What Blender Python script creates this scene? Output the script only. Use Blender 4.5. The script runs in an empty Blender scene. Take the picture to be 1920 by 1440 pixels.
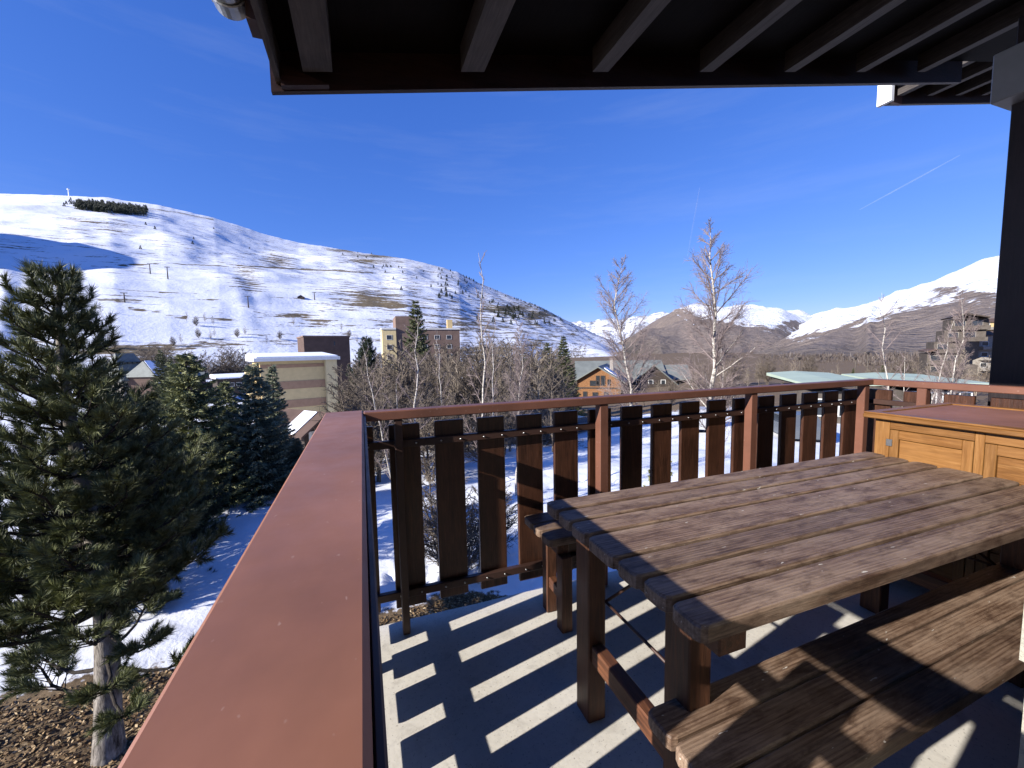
import bpy, math, random
import numpy as np
from math import radians, sin, cos, tan, pi, atan2, hypot
from mathutils import Vector, Matrix

S = bpy.context.scene
C = S.collection
rng = np.random.default_rng(7)
random.seed(7)

# ------------------------------------------------------------------ camera
EYE = np.array([0.0, 0.0, 1.25])
F_PX, YAW, PITCH, ROLL = 771.25, radians(19.946), radians(4.871), radians(-1.0235)
fw = np.array([sin(YAW) * cos(PITCH), cos(YAW) * cos(PITCH), -sin(PITCH)])
rt = np.array([cos(YAW), -sin(YAW), 0.0])
up = np.cross(rt, fw)
RT = cos(ROLL) * rt + sin(ROLL) * up
UP = -sin(ROLL) * rt + cos(ROLL) * up
cd = bpy.data.cameras.new('camera')
cam = bpy.data.objects.new('camera', cd)
C.objects.link(cam)
cd.sensor_width = 36.0
cd.lens = 36.0 * F_PX / 1920.0
cd.clip_start = 0.02
cd.clip_end = 60000
cam.matrix_world = Matrix(((RT[0], UP[0], -fw[0], EYE[0]), (RT[1], UP[1], -fw[1], EYE[1]),
                           (RT[2], UP[2], -fw[2], EYE[2]), (0, 0, 0, 1)))
S.camera = cam
S.render.resolution_x, S.render.resolution_y = 1024, 768

# ------------------------------------------------------------------ sky, sun, exposure
SUN_EL, SUN_AZ = radians(22.75), radians(257.7)       # azimuth clockwise from +y
W = bpy.data.worlds.new('World')
S.world = W
W.use_nodes = True
nt = W.node_tree
nt.nodes.clear()
sky = nt.nodes.new('ShaderNodeTexSky')
sky.sky_type = 'NISHITA'
sky.sun_disc = False
sky.sun_elevation = SUN_EL
sky.sun_rotation = SUN_AZ
sky.altitude = 1700
sky.air_density = 1.0
sky.dust_density = 0.1
sky.ozone_density = 6.0
bg = nt.nodes.new('ShaderNodeBackground')
bg.inputs['Strength'].default_value = 0.097
wo = nt.nodes.new('ShaderNodeOutputWorld')
# the phone's colour response, the same for the whole sky
sep = nt.nodes.new('ShaderNodeSeparateColor')
cmb = nt.nodes.new('ShaderNodeCombineColor')
nt.links.new(sky.outputs[0], sep.inputs[0])
for i_, (pw, gain) in enumerate(((1.0, .66), (.75, .90), (.55, 2.15))):
    m1 = nt.nodes.new('ShaderNodeMath'); m1.operation = 'POWER'; m1.inputs[1].default_value = pw
    m2 = nt.nodes.new('ShaderNodeMath'); m2.operation = 'MULTIPLY'; m2.inputs[1].default_value = gain
    nt.links.new(sep.outputs[i_], m1.inputs[0]); nt.links.new(m1.outputs[0], m2.inputs[0]); nt.links.new(m2.outputs[0], cmb.inputs[i_])
# thin cirrus veils all round
tcw = nt.nodes.new('ShaderNodeTexCoord'); mpw = nt.nodes.new('ShaderNodeMapping'); mpw.inputs['Scale'].default_value = (1.6, 1.6, 13.0)
mpw.inputs['Rotation'].default_value = (.12, .06, .4)
nzw = nt.nodes.new('ShaderNodeTexNoise'); nzw.inputs['Scale'].default_value = 1.7; nzw.inputs['Detail'].default_value = 7; nzw.inputs['Roughness'].default_value = .62
rpw = nt.nodes.new('ShaderNodeValToRGB'); rpw.color_ramp.elements[0].position = .5; rpw.color_ramp.elements[1].position = .85
rpw.color_ramp.elements[1].color = (.07, .07, .07, 1)
mxw = nt.nodes.new('ShaderNodeMix'); mxw.data_type = 'RGBA'; mxw.inputs[7].default_value = (4.2, 4.6, 5.2, 1)
nt.links.new(tcw.outputs['Generated'], mpw.inputs['Vector']); nt.links.new(mpw.outputs[0], nzw.inputs['Vector'])
nt.links.new(nzw.outputs['Fac'], rpw.inputs[0]); nt.links.new(rpw.outputs[0], mxw.inputs[0])
nt.links.new(cmb.outputs[0], mxw.inputs[6])
nt.links.new(mxw.outputs[2], bg.inputs[0])
nt.links.new(bg.outputs[0], wo.inputs[0])
sd = bpy.data.lights.new('sun', 'SUN')
sd.energy = 5.0
sd.angle = radians(0.5)
sd.color = (1.0, 0.955, 0.90)
sun = bpy.data.objects.new('sun', sd)
C.objects.link(sun)
to_sun = Vector((sin(SUN_AZ) * cos(SUN_EL), cos(SUN_AZ) * cos(SUN_EL), sin(SUN_EL)))
sun.rotation_euler = to_sun.to_track_quat('Z', 'Y').to_euler()
sun.location = (-20, -5, 12)
vs = S.view_settings
vs.view_transform = 'Standard'
vs.look = 'None'
vs.exposure = 0.95
vs.gamma = 1.0
vs.use_curve_mapping = False
S.render.engine = 'CYCLES'
S.cycles.max_bounces = 5
S.cycles.diffuse_bounces = 1
S.cycles.glossy_bounces = 2
S.cycles.transparent_max_bounces = 6
S.cycles.caustics_reflective = False
S.cycles.caustics_refractive = False


# ------------------------------------------------------------------ small maths
def ray(u, v):
    d = fw * F_PX + RT * (u - 960) - UP * (v - 720)
    return d


def at(u, v, dist):
    d = ray(u, v)
    return EYE + d / hypot(d[0], d[1]) * dist


def azel(u, v):
    d = ray(u, v)
    return math.degrees(atan2(d[0], d[1])), math.degrees(math.atan(d[2] / hypot(d[0], d[1])))


def _h(ix, iy, s):
    n = (ix.astype(np.int64) * 374761393 + iy.astype(np.int64) * 668265263 + s * 982451653) & 0x7fffffff
    n = ((n ^ (n >> 13)) * 1274126177) & 0x7fffffff
    return ((n ^ (n >> 16)) & 0xffff) / 65535.0


def vnoise(x, y, s=0):
    x = np.asarray(x, float); y = np.asarray(y, float)
    ix = np.floor(x); iy = np.floor(y)
    fx = x - ix; fy = y - iy
    fx = fx * fx * (3 - 2 * fx); fy = fy * fy * (3 - 2 * fy)
    a = _h(ix, iy, s); b = _h(ix + 1, iy, s); c = _h(ix, iy + 1, s); d = _h(ix + 1, iy + 1, s)
    return (a + (b - a) * fx) + ((c + (d - c) * fx) - (a + (b - a) * fx)) * fy


def fbm(x, y, s=0, o=4):
    r = 0; a = .5; t = 0
    for k in range(o):
        r = r + a * (vnoise(x * 2 ** k, y * 2 ** k, s + k * 17) * 2 - 1); t += a; a *= .5
    return r / t


def sstep(a, b, x):
    t = np.clip((x - a) / (b - a), 0, 1)
    return t * t * (3 - 2 * t)


# ------------------------------------------------------------------ object helpers
def link(name, mesh, parent=None, mat=None):
    o = bpy.data.objects.new(name, mesh)
    C.objects.link(o)
    if parent is not None:
        o.parent = parent
    if mat is not None and mesh is not None and not mesh.materials:
        mesh.materials.append(mat)
    return o


def thing(name, label, cat, loc=(0, 0, 0), rz=0.0, group=None):
    o = link(name, None)
    o.empty_display_size = .1
    o.location = loc
    o.rotation_euler = (0, 0, rz)
    return tag(o, label, cat, group)


def tag(o, label, cat, group=None):
    o['label'] = label
    o['category'] = cat
    if group:
        o['group'] = group
    return o


def kind(o, k, label=None):
    o['kind'] = k
    if label:
        o['label'] = label
    return o


def mesh_np(name, V, F, mat=None, smooth=False):
    """V (n,3) array, F list of index arrays of equal width (tri or quad arrays)"""
    me = bpy.data.meshes.new(name)
    V = np.asarray(V, np.float32)
    if not isinstance(F, list):
        F = [F]
    F = [np.asarray(f, np.int32) for f in F if len(f)]
    me.vertices.add(len(V))
    me.vertices.foreach_set('co', V.ravel())
    loops = np.concatenate([f.ravel() for f in F])
    tot = np.concatenate([np.full(len(f), f.shape[1], np.int32) for f in F])
    st = np.concatenate([[0], np.cumsum(tot)[:-1]]).astype(np.int32)
    me.loops.add(len(loops))
    me.loops.foreach_set('vertex_index', loops)
    me.polygons.add(len(tot))
    me.polygons.foreach_set('loop_start', st)
    me.polygons.foreach_set('loop_total', tot)
    if smooth:
        me.polygons.foreach_set('use_smooth', np.ones(len(tot), bool))
    me.update(calc_edges=True)
    if mat:
        me.materials.append(mat)
    return me


class MB:
    def __init__(self):
        self.v = []; self.f = []

    def add(self, vs, fs):
        n = len(self.v)
        self.v += [tuple(float(c) for c in p) for p in vs]
        self.f += [tuple(i + n for i in f) for f in fs]
        return self

    def box(self, x0, x1, y0, y1, z0, z1, ch=0.0):
        if ch <= 0:
            vs = [(x, y, z) for z in (z0, z1) for y in (y0, y1) for x in (x0, x1)]
            return self.add(vs, [(0, 2, 3, 1), (4, 5, 7, 6), (0, 1, 5, 4), (2, 6, 7, 3), (0, 4, 6, 2), (1, 3, 7, 5)])
        cx, cy, cz = (x0 + x1) / 2, (y0 + y1) / 2, (z0 + z1) / 2
        hx, hy, hz = (x1 - x0) / 2, (y1 - y0) / 2, (z1 - z0) / 2
        vs = []; idx = {}
        for sx in (-1, 1):
            for sy in (-1, 1):
                for sz in (-1, 1):
                    for a in range(3):
                        q = [sx * (hx - ch), sy * (hy - ch), sz * (hz - ch)]
                        q[a] = (sx * hx, sy * hy, sz * hz)[a]
                        idx[(sx, sy, sz, a)] = len(vs)
                        vs.append((cx + q[0], cy + q[1], cz + q[2]))
        fs = []
        I = idx
        for s in (-1, 1):
            l = [I[(s, -1, -1, 0)], I[(s, 1, -1, 0)], I[(s, 1, 1, 0)], I[(s, -1, 1, 0)]]
            fs.append(l if s > 0 else l[::-1])
            l = [I[(-1, s, -1, 1)], I[(-1, s, 1, 1)], I[(1, s, 1, 1)], I[(1, s, -1, 1)]]
            fs.append(l if s > 0 else l[::-1])
            l = [I[(-1, -1, s, 2)], I[(1, -1, s, 2)], I[(1, 1, s, 2)], I[(-1, 1, s, 2)]]
            fs.append(l if s > 0 else l[::-1])
        for s in (-1, 1):
            for t in (-1, 1):
                for a in range(3):
                    b, c = (a + 1) % 3, (a + 2) % 3
                    def k(sa, ax):
                        d = [0, 0, 0]; d[a] = sa; d[b] = s; d[c] = t
                        return I[(d[0], d[1], d[2], ax)]
                    l = [k(-1, b), k(1, b), k(1, c), k(-1, c)]
                    fs.append(l if s * t > 0 else l[::-1])
        for sx in (-1, 1):
            for sy in (-1, 1):
                for sz in (-1, 1):
                    l = [I[(sx, sy, sz, 0)], I[(sx, sy, sz, 1)], I[(sx, sy, sz, 2)]]
                    fs.append(l if sx * sy * sz > 0 else l[::-1])
        return self.add(vs, fs)

    def prism(self, poly, axis, a0, a1):
        """extrude a 2D polygon along an axis ('x','y','z')"""
        def P(p, a):
            return {'x': (a, p[0], p[1]), 'y': (p[0], a, p[1]), 'z': (p[0], p[1], a)}[axis]
        n = len(poly)
        vs = [P(p, a0) for p in poly] + [P(p, a1) for p in poly]
        fs = [tuple(range(n))[::-1], tuple(range(n, 2 * n))]
        fs += [(i, (i + 1) % n, n + (i + 1) % n, n + i) for i in range(n)]
        return self.add(vs, fs)

    def tube(self, pts, rad, n=8, cap=True):
        pts = [np.array(p, float) for p in pts]
        if not hasattr(rad, '__len__'):
            rad = [rad] * len(pts)
        vs = []; fs = []
        for i, p in enumerate(pts):
            t = pts[min(i + 1, len(pts) - 1)] - pts[max(i - 1, 0)]
            t /= np.linalg.norm(t)
            a = np.array([0, 0, 1.]) if abs(t[2]) < .9 else np.array([1., 0, 0])
            u = np.cross(t, a); u /= np.linalg.norm(u); w = np.cross(t, u)
            for k in range(n):
                q = 2 * pi * k / n
                vs.append(p + rad[i] * (cos(q) * u + sin(q) * w))
        for i in range(len(pts) - 1):
            for k in range(n):
                a, b = i * n + k, i * n + (k + 1) % n
                fs.append((a, b, b + n, a + n))
        if cap:
            fs.append(tuple(range(n))[::-1]); fs.append(tuple(range((len(pts) - 1) * n, len(pts) * n)))
        return self.add(vs, fs)

    def mesh(self, name, mat=None, smooth=False):
        me = bpy.data.meshes.new(name)
        me.from_pydata(self.v, [], self.f)
        me.update()
        import bmesh
        bm = bmesh.new(); bm.from_mesh(me)
        bmesh.ops.recalc_face_normals(bm, faces=bm.faces)
        bm.to_mesh(me); bm.free()
        if smooth:
            for q in me.polygons: q.use_smooth = True
        if mat: me.materials.append(mat)
        return me

    def obj(self, name, mat, parent=None, smooth=False):
        return link(name, self.mesh(name, mat, smooth), parent)


def boxo(name, mat, parent, x0, x1, y0, y1, z0, z1, ch=0.0):
    """box object whose origin is its centre, so that wood grain follows the piece"""
    cx, cy, cz = (x0 + x1) / 2, (y0 + y1) / 2, (z0 + z1) / 2
    m = MB().box(x0 - cx, x1 - cx, y0 - cy, y1 - cy, z0 - cz, z1 - cz, ch)
    o = m.obj(name, mat, parent)
    o.location = (cx, cy, cz)
    return o


def copy_tree(o, parent=None):
    c = o.copy(); C.objects.link(c); c.parent = parent
    for ch in o.children:
        copy_tree(ch, c)
    return c


# ------------------------------------------------------------------ materials
class NT:
    def __init__(self, name):
        self.m = bpy.data.materials.new(name)
        self.m.use_nodes = True
        self.t = self.m.node_tree
        self.b = self.t.nodes['Principled BSDF']

    def n(self, typ, **kw):
        o = self.t.nodes.new('ShaderNode' + typ)
        for k, v in kw.items():
            if hasattr(o, k) and not k[0].isupper():
                setattr(o, k, v)
            else:
                o.inputs[k.replace('_', ' ')].default_value = v
        return o

    def l(self, a, b):
        self.t.links.new(a, b)

    def coord(self, scale=(1, 1, 1), kind='Object', rand=True):
        tc = self.n('TexCoord')
        mp = self.n('Mapping')
        mp.inputs['Scale'].default_value = scale
        self.l(tc.outputs[kind], mp.inputs['Vector'])
        if rand:
            oi = self.n('ObjectInfo')
            mu = self.n('VectorMath', operation='SCALE')
            cb = self.n('CombineXYZ')
            for i in range(3): self.l(oi.outputs['Random'], cb.inputs[i])
            self.l(cb.outputs[0], mu.inputs[0]); mu.inputs['Scale'].default_value = 37.0
            self.l(mu.outputs[0], mp.inputs['Location'])
        return mp.outputs[0]

    def noise(self, vec, scale, detail=6, rough=.6, dist=0):
        n = self.n('TexNoise')
        n.inputs['Scale'].default_value = scale
        n.inputs['Detail'].default_value = detail
        n.inputs['Roughness'].default_value = rough
        n.inputs['Distortion'].default_value = dist
        if vec is not None: self.l(vec, n.inputs['Vector'])
        return n.outputs['Fac']

    def ramp(self, fac, stops):
        r = self.n('ValToRGB')
        e = r.color_ramp.elements
        while len(e) < len(stops): e.new(.5)
        for q, (p, c) in zip(e, stops):
            q.position = p
            q.color = (*c, 1) if len(c) == 3 else c
        self.l(fac, r.inputs[0])
        return r.outputs[0]

    def mix(self, fac, a, b, mode='MIX'):
        m = self.n('Mix', data_type='RGBA', blend_type=mode)
        for s, v in ((0, fac), (6, a), (7, b)):
            if hasattr(v, 'links') or hasattr(v, 'is_linked'): self.l(v, m.inputs[s])
            elif s == 0: m.inputs[0].default_value = v
            else: m.inputs[s].default_value = (*v, 1)
        return m.outputs[2]

    def math(self, op, a, b=0.0, clamp=False):
        m = self.n('Math', operation=op, use_clamp=clamp)
        for i, v in enumerate((a, b)):
            if hasattr(v, 'is_linked'): self.l(v, m.inputs[i])
            else: m.inputs[i].default_value = v
        return m.outputs[0]

    def bump(self, h, strength=.3, dist=.01, prev=None):
        b = self.n('Bump')
        b.inputs['Strength'].default_value = strength
        b.inputs['Distance'].default_value = dist
        self.l(h, b.inputs['Height'])
        if prev is not None: self.l(prev, b.inputs['Normal'])
        self.l(b.outputs[0], self.b.inputs['Normal'])
        return b.outputs[0]

    def out(self, col, rough=.6, spec=.4):
        if hasattr(col, 'is_linked'): self.l(col, self.b.inputs['Base Color'])
        else: self.b.inputs['Base Color'].default_value = (*col, 1)
        if hasattr(rough, 'is_linked'): self.l(rough, self.b.inputs['Roughness'])
        else: self.b.inputs['Roughness'].default_value = rough
        self.b.inputs['Specular IOR Level'].default_value = spec
        return self.m


AX = {'x': (1.0, 14, 14), 'y': (14, 1.0, 14), 'z': (14, 14, 1.0)}


def m_wood(name, dark, mid, light, axis='x', rough=.6, scale=1.0, bump=.35, spec=.35, var=.35):
    n = NT(name)
    s = AX[axis]
    v = n.coord(tuple(scale * k for k in s))
    g1 = n.noise(v, 3.0, 5, .6, 1.2)
    g2 = n.noise(v, 11.0, 3, .6, .5)
    v2 = n.coord((2.2 * scale,) * 3)
    bl = n.noise(v2, 2.0, 4, .6)
    c = n.ramp(g1, [(.3, dark), (.5, mid), (.72, light)])
    c = n.mix(n.math('MULTIPLY', n.ramp(g2, [(.42, (1, 1, 1)), (.62, (0, 0, 0))]), .55), c, dark)
    oi = n.n('ObjectInfo')
    k = n.math('ADD', n.math('MULTIPLY', oi.outputs['Random'], var), 1 - var * .55)
    hsv = n.n('HueSaturation'); n.l(k, hsv.inputs['Value']); n.l(c, hsv.inputs['Color'])
    c = n.mix(n.math('MULTIPLY', n.ramp(bl, [(.4, (0, 0, 0)), (.75, (1, 1, 1))]), .45), hsv.outputs[0], light)
    n.bump(n.math('ADD', g1, n.math('MULTIPLY', g2, .6)), bump, .004)
    rr = n.math('ADD', n.math('MULTIPLY', g2, .25), rough - .12)
    return n.out(c, rr, spec)


def m_table(name, dark, mid, light, scale=1.0):
    """weathered stained planks: cathedral grain, worn grey patches, scratches"""
    n = NT(name)
    tc = n.coord((1.0, 9.0, 9.0))
    warp = n.noise(n.coord((1.2, 5, 5)), 2.2, 3, .55)
    w = n.n('TexWave', wave_type='BANDS', bands_direction='Y', wave_profile='SAW')
    w.inputs['Scale'].default_value = 3.6 * scale
    w.inputs['Distortion'].default_value = 7.0
    w.inputs['Detail'].default_value = 3
    w.inputs['Detail Scale'].default_value = .55
    n.l(tc, w.inputs['Vector'])
    fine = n.noise(n.coord((3, 130, 130)), 2.0, 4, .65)
    blot = n.noise(n.coord((1.4, 5, 5)), 2.6, 5, .65)
    blot2 = n.noise(n.coord((3, 9, 9)), 3.5, 6, .7, .4)
    c = n.ramp(w.outputs['Fac'], [(.0, mid), (.55, light), (.9, mid), (1, dark)])
    c = n.mix(.5, c, n.ramp(fine, [(.36, dark), (.62, light)]))
    worn = n.ramp(blot, [(.42, (0, 0, 0)), (.68, (1, 1, 1))])
    c = n.mix(n.math('MULTIPLY', worn, .55), c, tuple(min(1, k * 1.3) for k in (light[0], light[1] * 1.08, light[2] * 1.15)))
    c = n.mix(n.math('MULTIPLY', n.ramp(blot2, [(.46, (0, 0, 0)), (.66, (1, 1, 1))]), .7), c, tuple(k * 1.5 for k in dark))
    chips = n.noise(n.coord((16, 60, 60)), 1.7, 2, .5)
    c = n.mix(n.ramp(chips, [(.73, (0, 0, 0)), (.76, (1, 1, 1))]), c, (.55, .5, .43))
    oi = n.n('ObjectInfo')
    hsv = n.n('HueSaturation'); n.l(c, hsv.inputs['Color'])
    n.l(n.math('ADD', n.math('MULTIPLY', oi.outputs['Random'], .35), .8), hsv.inputs['Value'])
    h = n.math('ADD', n.math('MULTIPLY', w.outputs['Fac'], .6), n.math('MULTIPLY', fine, .7))
    n.bump(h, .55, .003)
    rr = n.math('ADD', n.math('MULTIPLY', blot2, .3), .3)
    return n.out(hsv.outputs[0], rr, .3)


def m_paint(name, col, rough=.4, spec=.5, mott=.12, chips=True, chipcol=(.5, .36, .3)):
    n = NT(name)
    v = n.coord((1, 1, 1))
    b = n.noise(v, 3.0, 5, .6)
    dirt = n.noise(v, 16.0, 4, .65)
    lo = tuple(c * (1 - mott * 2) for c in col); hi = tuple(min(1, c * (1 + mott * 2)) for c in col)
    c = n.ramp(b, [(.3, lo), (.7, hi)])
    if chips:
        sp = n.noise(n.coord((1, .55, 1)), 95.0, 2, .5)
        c = n.mix(n.math('MULTIPLY', n.ramp(sp, [(.70, (0, 0, 0)), (.76, (1, 1, 1))]), .35), c, chipcol)
        sm_ = n.noise(n.coord((1, .35, 1)), 7.0, 5, .7)
        c = n.mix(n.math('MULTIPLY', n.ramp(sm_, [(.5, (0, 0, 0)), (.72, (1, 1, 1))]), .28), c, tuple(k * .62 for k in col))
    n.bump(dirt, .06, .003)
    rr = n.math('ADD', n.math('MULTIPLY', dirt, .3), rough - .12)
    return n.out(c, rr, spec)


def m_plain(name, col, rough=.7, spec=.3, var=.12, scale=4.0, metal=0.0, bump=0.0, rnd=0.0):
    n = NT(name)
    b = n.noise(n.coord((1, 1, 1)), scale, 5, .65)
    c = n.ramp(b, [(.25, tuple(k * (1 - var * 1.6) for k in col)), (.75, tuple(min(1, k * (1 + var * 1.6)) for k in col))])
    if rnd:
        oi = n.n('ObjectInfo'); hsv = n.n('HueSaturation'); n.l(c, hsv.inputs['Color'])
        n.l(n.math('ADD', n.math('MULTIPLY', oi.outputs['Random'], rnd), 1 - rnd / 2), hsv.inputs['Value'])
        c = hsv.outputs[0]
    if bump: n.bump(b, bump, .02)
    n.b.inputs['Metallic'].default_value = metal
    return n.out(c, rough, spec)


def m_leaf(name, c1, c2, rough=.55, trans=0.0):
    n = NT(name)
    g = n.n('NewGeometry')
    c = n.ramp(g.outputs['Random Per Island'], [(.0, c1), (1., c2)])
    big = n.noise(n.coord((1, 1, 1), rand=False), 1.4, 3, .6)
    c = n.mix(n.math('MULTIPLY', n.ramp(big, [(.45, (0, 0, 0)), (.7, (1, 1, 1))]), .5), c, tuple(k * 1.35 for k in c2))
    if trans:
        n.b.inputs['Transmission Weight'].default_value = 0
        n.b.inputs['Subsurface Weight'].default_value = 0
    return n.out(c, rough, .35)


M = {}
M['table'] = m_table('stained_table_wood', (.026, .012, .007), (.125, .066, .04), (.275, .185, .125))
M['legwood'] = m_wood('brown_leg_wood', (.028, .012, .007), (.085, .034, .017), (.15, .062, .03), 'z', .5)
M['legwood_y'] = m_wood('brown_stretcher_wood', (.028, .012, .007), (.10, .038, .018), (.19, .078, .036), 'y', .5)
M['legwood_x'] = m_wood('brown_rail_wood', (.028, .012, .007), (.085, .034, .017), (.15, .062, .03), 'x', .5)
M['slat'] = m_wood('stained_slat_wood', (.022, .009, .005), (.06, .024, .013), (.10, .04, .021), 'z', .38, 1.3, .3, .45)
M['handrail'] = m_paint('brown_painted_handrail', (.245, .106, .062), .42, .42)
M['rail'] = m_paint('brown_painted_rail', (.15, .064, .041), .45, .4)
M['iron'] = m_paint('dark_brown_iron', (.045, .022, .016), .45, .4, .15, False)
M['bolt'] = m_plain('steel_bolt', (.42, .42, .42), .4, .5, .1, 40, 1.0)
M['roofwood'] = m_wood('dark_roof_timber', (.028, .022, .02), (.066, .054, .049), (.10, .086, .08), 'y', .65)
M['roofwood_x'] = m_wood('dark_barge_timber', (.014, .006, .004), (.032, .012, .008), (.05, .019, .013), 'x', .5)
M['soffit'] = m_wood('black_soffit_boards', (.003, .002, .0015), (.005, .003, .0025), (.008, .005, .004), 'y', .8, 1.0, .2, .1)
M['zinc'] = m_plain('zinc_gutter', (.42, .43, .42), .38, .5, .15, 12, .9)
M['orange'] = m_wood('honey_varnished_wood', (.12, .05, .012), (.21, .092, .024), (.28, .14, .045), 'y', .42, 1.0, .15, .4, .3)
M['orange_z'] = m_wood('honey_stile_wood', (.13, .056, .014), (.22, .10, .028), (.28, .145, .05), 'z', .42, 1.0, .15, .4, .3)
M['cabtop'] = m_paint('red_brown_cabinet_top', (.235, .108, .08), .6, .3, .1)
M['postdark'] = m_wood('black_stained_board', (.008, .005, .006), (.016, .010, .011), (.026, .017, .017), 'z', .5, 1, .25, .3)
M['greymetal'] = m_plain('grey_painted_metal', (.22, .23, .235), .45, .4, .06, 8)
M['whitepaint'] = m_plain('white_metal_trim', (.8, .8, .79), .4, .4, .04, 5)


def m_concrete():
    n = NT('pale_balcony_concrete')
    v = n.coord((1, 1, 1), rand=False)
    a = n.noise(v, 2.5, 6, .6); b = n.noise(v, 45, 4, .7); st = n.noise(v, 9, 5, .7, .6)
    c = n.ramp(a, [(.3, (.57, .53, .45)), (.7, (.66, .62, .54))])
    c = n.mix(n.math('MULTIPLY', n.ramp(b, [(.35, (1, 1, 1)), (.5, (0, 0, 0))]), .22), c, (.36, .34, .31))
    c = n.mix(n.math('MULTIPLY', n.ramp(st, [(.54, (0, 0, 0)), (.72, (1, 1, 1))]), .55), c, (.36, .33, .28))
    sp = n.noise(v, 120, 2, .5)
    c = n.mix(n.math('MULTIPLY', n.ramp(sp, [(.64, (0, 0, 0)), (.70, (1, 1, 1))]), .6), c, (.16, .13, .1))
    n.bump(n.math('ADD', b, st), .22, .004)
    return n.out(c, .75, .25)


M['concrete'] = m_concrete()
M['render'] = m_plain('white_rough_render', (.38, .365, .30), .9, .15, .1, 60, 0, .5)


def m_snowmix(name, ground_a, ground_b, streak, sscale, snow_col=(.86, .88, .92), lo=.42, hi=.58, bump=.3, bdist=.3, use_attr=True, fine=0.0,
              tint=None, amp=1.5):
    """snow lying on bare ground: attribute 'snow' gives where it lies, streaky noise breaks it up"""
    n = NT(name)
    v = n.coord(streak, rand=False)
    a = n.noise(v, sscale, 6, .68)
    g = n.noise(n.coord((1, 1, 1), rand=False), sscale * 2.2, 4, .7)
    at_ = n.n('Attribute', attribute_name='snow')
    f = n.math('ADD', at_.outputs['Fac'], n.math('MULTIPLY', n.math('SUBTRACT', a, .5), amp))
    f = n.math('ADD', f, n.math('MULTIPLY', n.math('SUBTRACT', g, .5), .7))
    fac = n.ramp(f, [(lo, (0, 0, 0)), (hi, (1, 1, 1))])
    gc = n.ramp(g, [(.3, ground_a), (.7, ground_b)])
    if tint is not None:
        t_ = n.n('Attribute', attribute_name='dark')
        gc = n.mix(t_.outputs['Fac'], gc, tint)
    c = n.mix(fac, gc, snow_col)
    if bump: n.bump(n.noise(n.coord((1, 1, 1), rand=False), sscale * 2.5, 4, .65), bump, bdist)
    rr = n.math('SUBTRACT', .9, n.math('MULTIPLY', fac, .25))
    return n.out(c, rr, .25)


# ------------------------------------------------------------------ terrain
def ground_z(x, y):
    x = np.asarray(x, float); y = np.asarray(y, float)
    r = np.hypot(x, y); a = np.degrees(np.arctan2(x, y))
    k = np.interp(a, [-60, -12, 15, 34, 48, 75], [.16, .165, .15, .128, .066, .05])
    d = np.maximum(0, r - 15)
    z = -3.3 - k * 78 * (1 - np.exp(-d / 75)) - .028 * np.maximum(0, r - 80) * np.clip((40 - a) / 50, .25, 1) * (r < 500) \
        - (r >= 500) * .028 * 420 * np.clip((40 - a) / 50, .25, 1)
    z = z + .14 * fbm(x / 2.2, y / 2.2, 3) * np.clip(r / 8, .3, 1) + .35 * fbm(x / 11, y / 11, 5) * np.clip((r - 6) / 14, 0, 1)
    return z


def snow_mask(x, y):
    """1 = snow; leaf litter lies near the house and under the trees"""
    edge = 7.2 + .55 * fbm(x / 1.7, y / 1.7, 21) - .55 * sstep(1.2, 3.5, x) * 2.2 - .12 * np.minimum(0, x + 2) ** 2 * .15
    s = sstep(-.25, .35, y - edge)
    r = np.hypot(x, y)
    a = np.degrees(np.arctan2(x, y))
    s = s - .75 * sstep(-.15, .35, fbm(x / 9, y / 9, 40) + .25) * sstep(17, 26, r) * sstep(-8, 2, a) * (1 - .6 * sstep(24, 34, a))
    s = s - .85 * sstep(42, 60, r) * sstep(14, 26, a)
    return s


M['ground'] = m_snowmix('snowy_ground', (.10, .068, .038), (.20, .14, .078), (1, 1, 1), 3.2, (.78, .79, .81), .40, .56, .35, .05)
rad = np.concatenate([np.linspace(.5, 4, 12), np.geomspace(4.15, 34, 150), np.geomspace(35, 900, 110), [1500, 4000, 16000]])
ang = np.radians(np.concatenate([np.arange(-180, -50, 3.0), np.arange(-50, 82, .5), np.arange(82, 180.1, 3.5)]))
RR, AA = np.meshgrid(rad, ang, indexing='ij')
X, Y = RR * np.sin(AA), RR * np.cos(AA)
Z = ground_z(X, Y)
sm = snow_mask(X, Y)
near = np.exp(-((RR - 9) / 9) ** 2)
foot = np.maximum(0, fbm(X / .33, Y / .33, 77, 3)) * sstep(.1, .5, fbm(X / 2.4, Y / 2.4, 90) + .35)
Z = Z + sm * (.10 - .22 * foot * near)
nr, na = RR.shape
idx = np.arange(nr * na).reshape(nr, na)
Q = np.stack([idx[:-1, :-1], idx[:-1, 1:], idx[1:, 1:], idx[1:, :-1]], -1).reshape(-1, 4)
gm = mesh_np('ground', np.stack([X, Y, Z], -1).reshape(-1, 3), Q[:, ::-1], M['ground'], True)
at_ = gm.attributes.new('snow', 'FLOAT', 'POINT')
at_.data.foreach_set('value', sm.ravel().astype(np.float32))
kind(link('ground', gm), 'structure')


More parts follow.
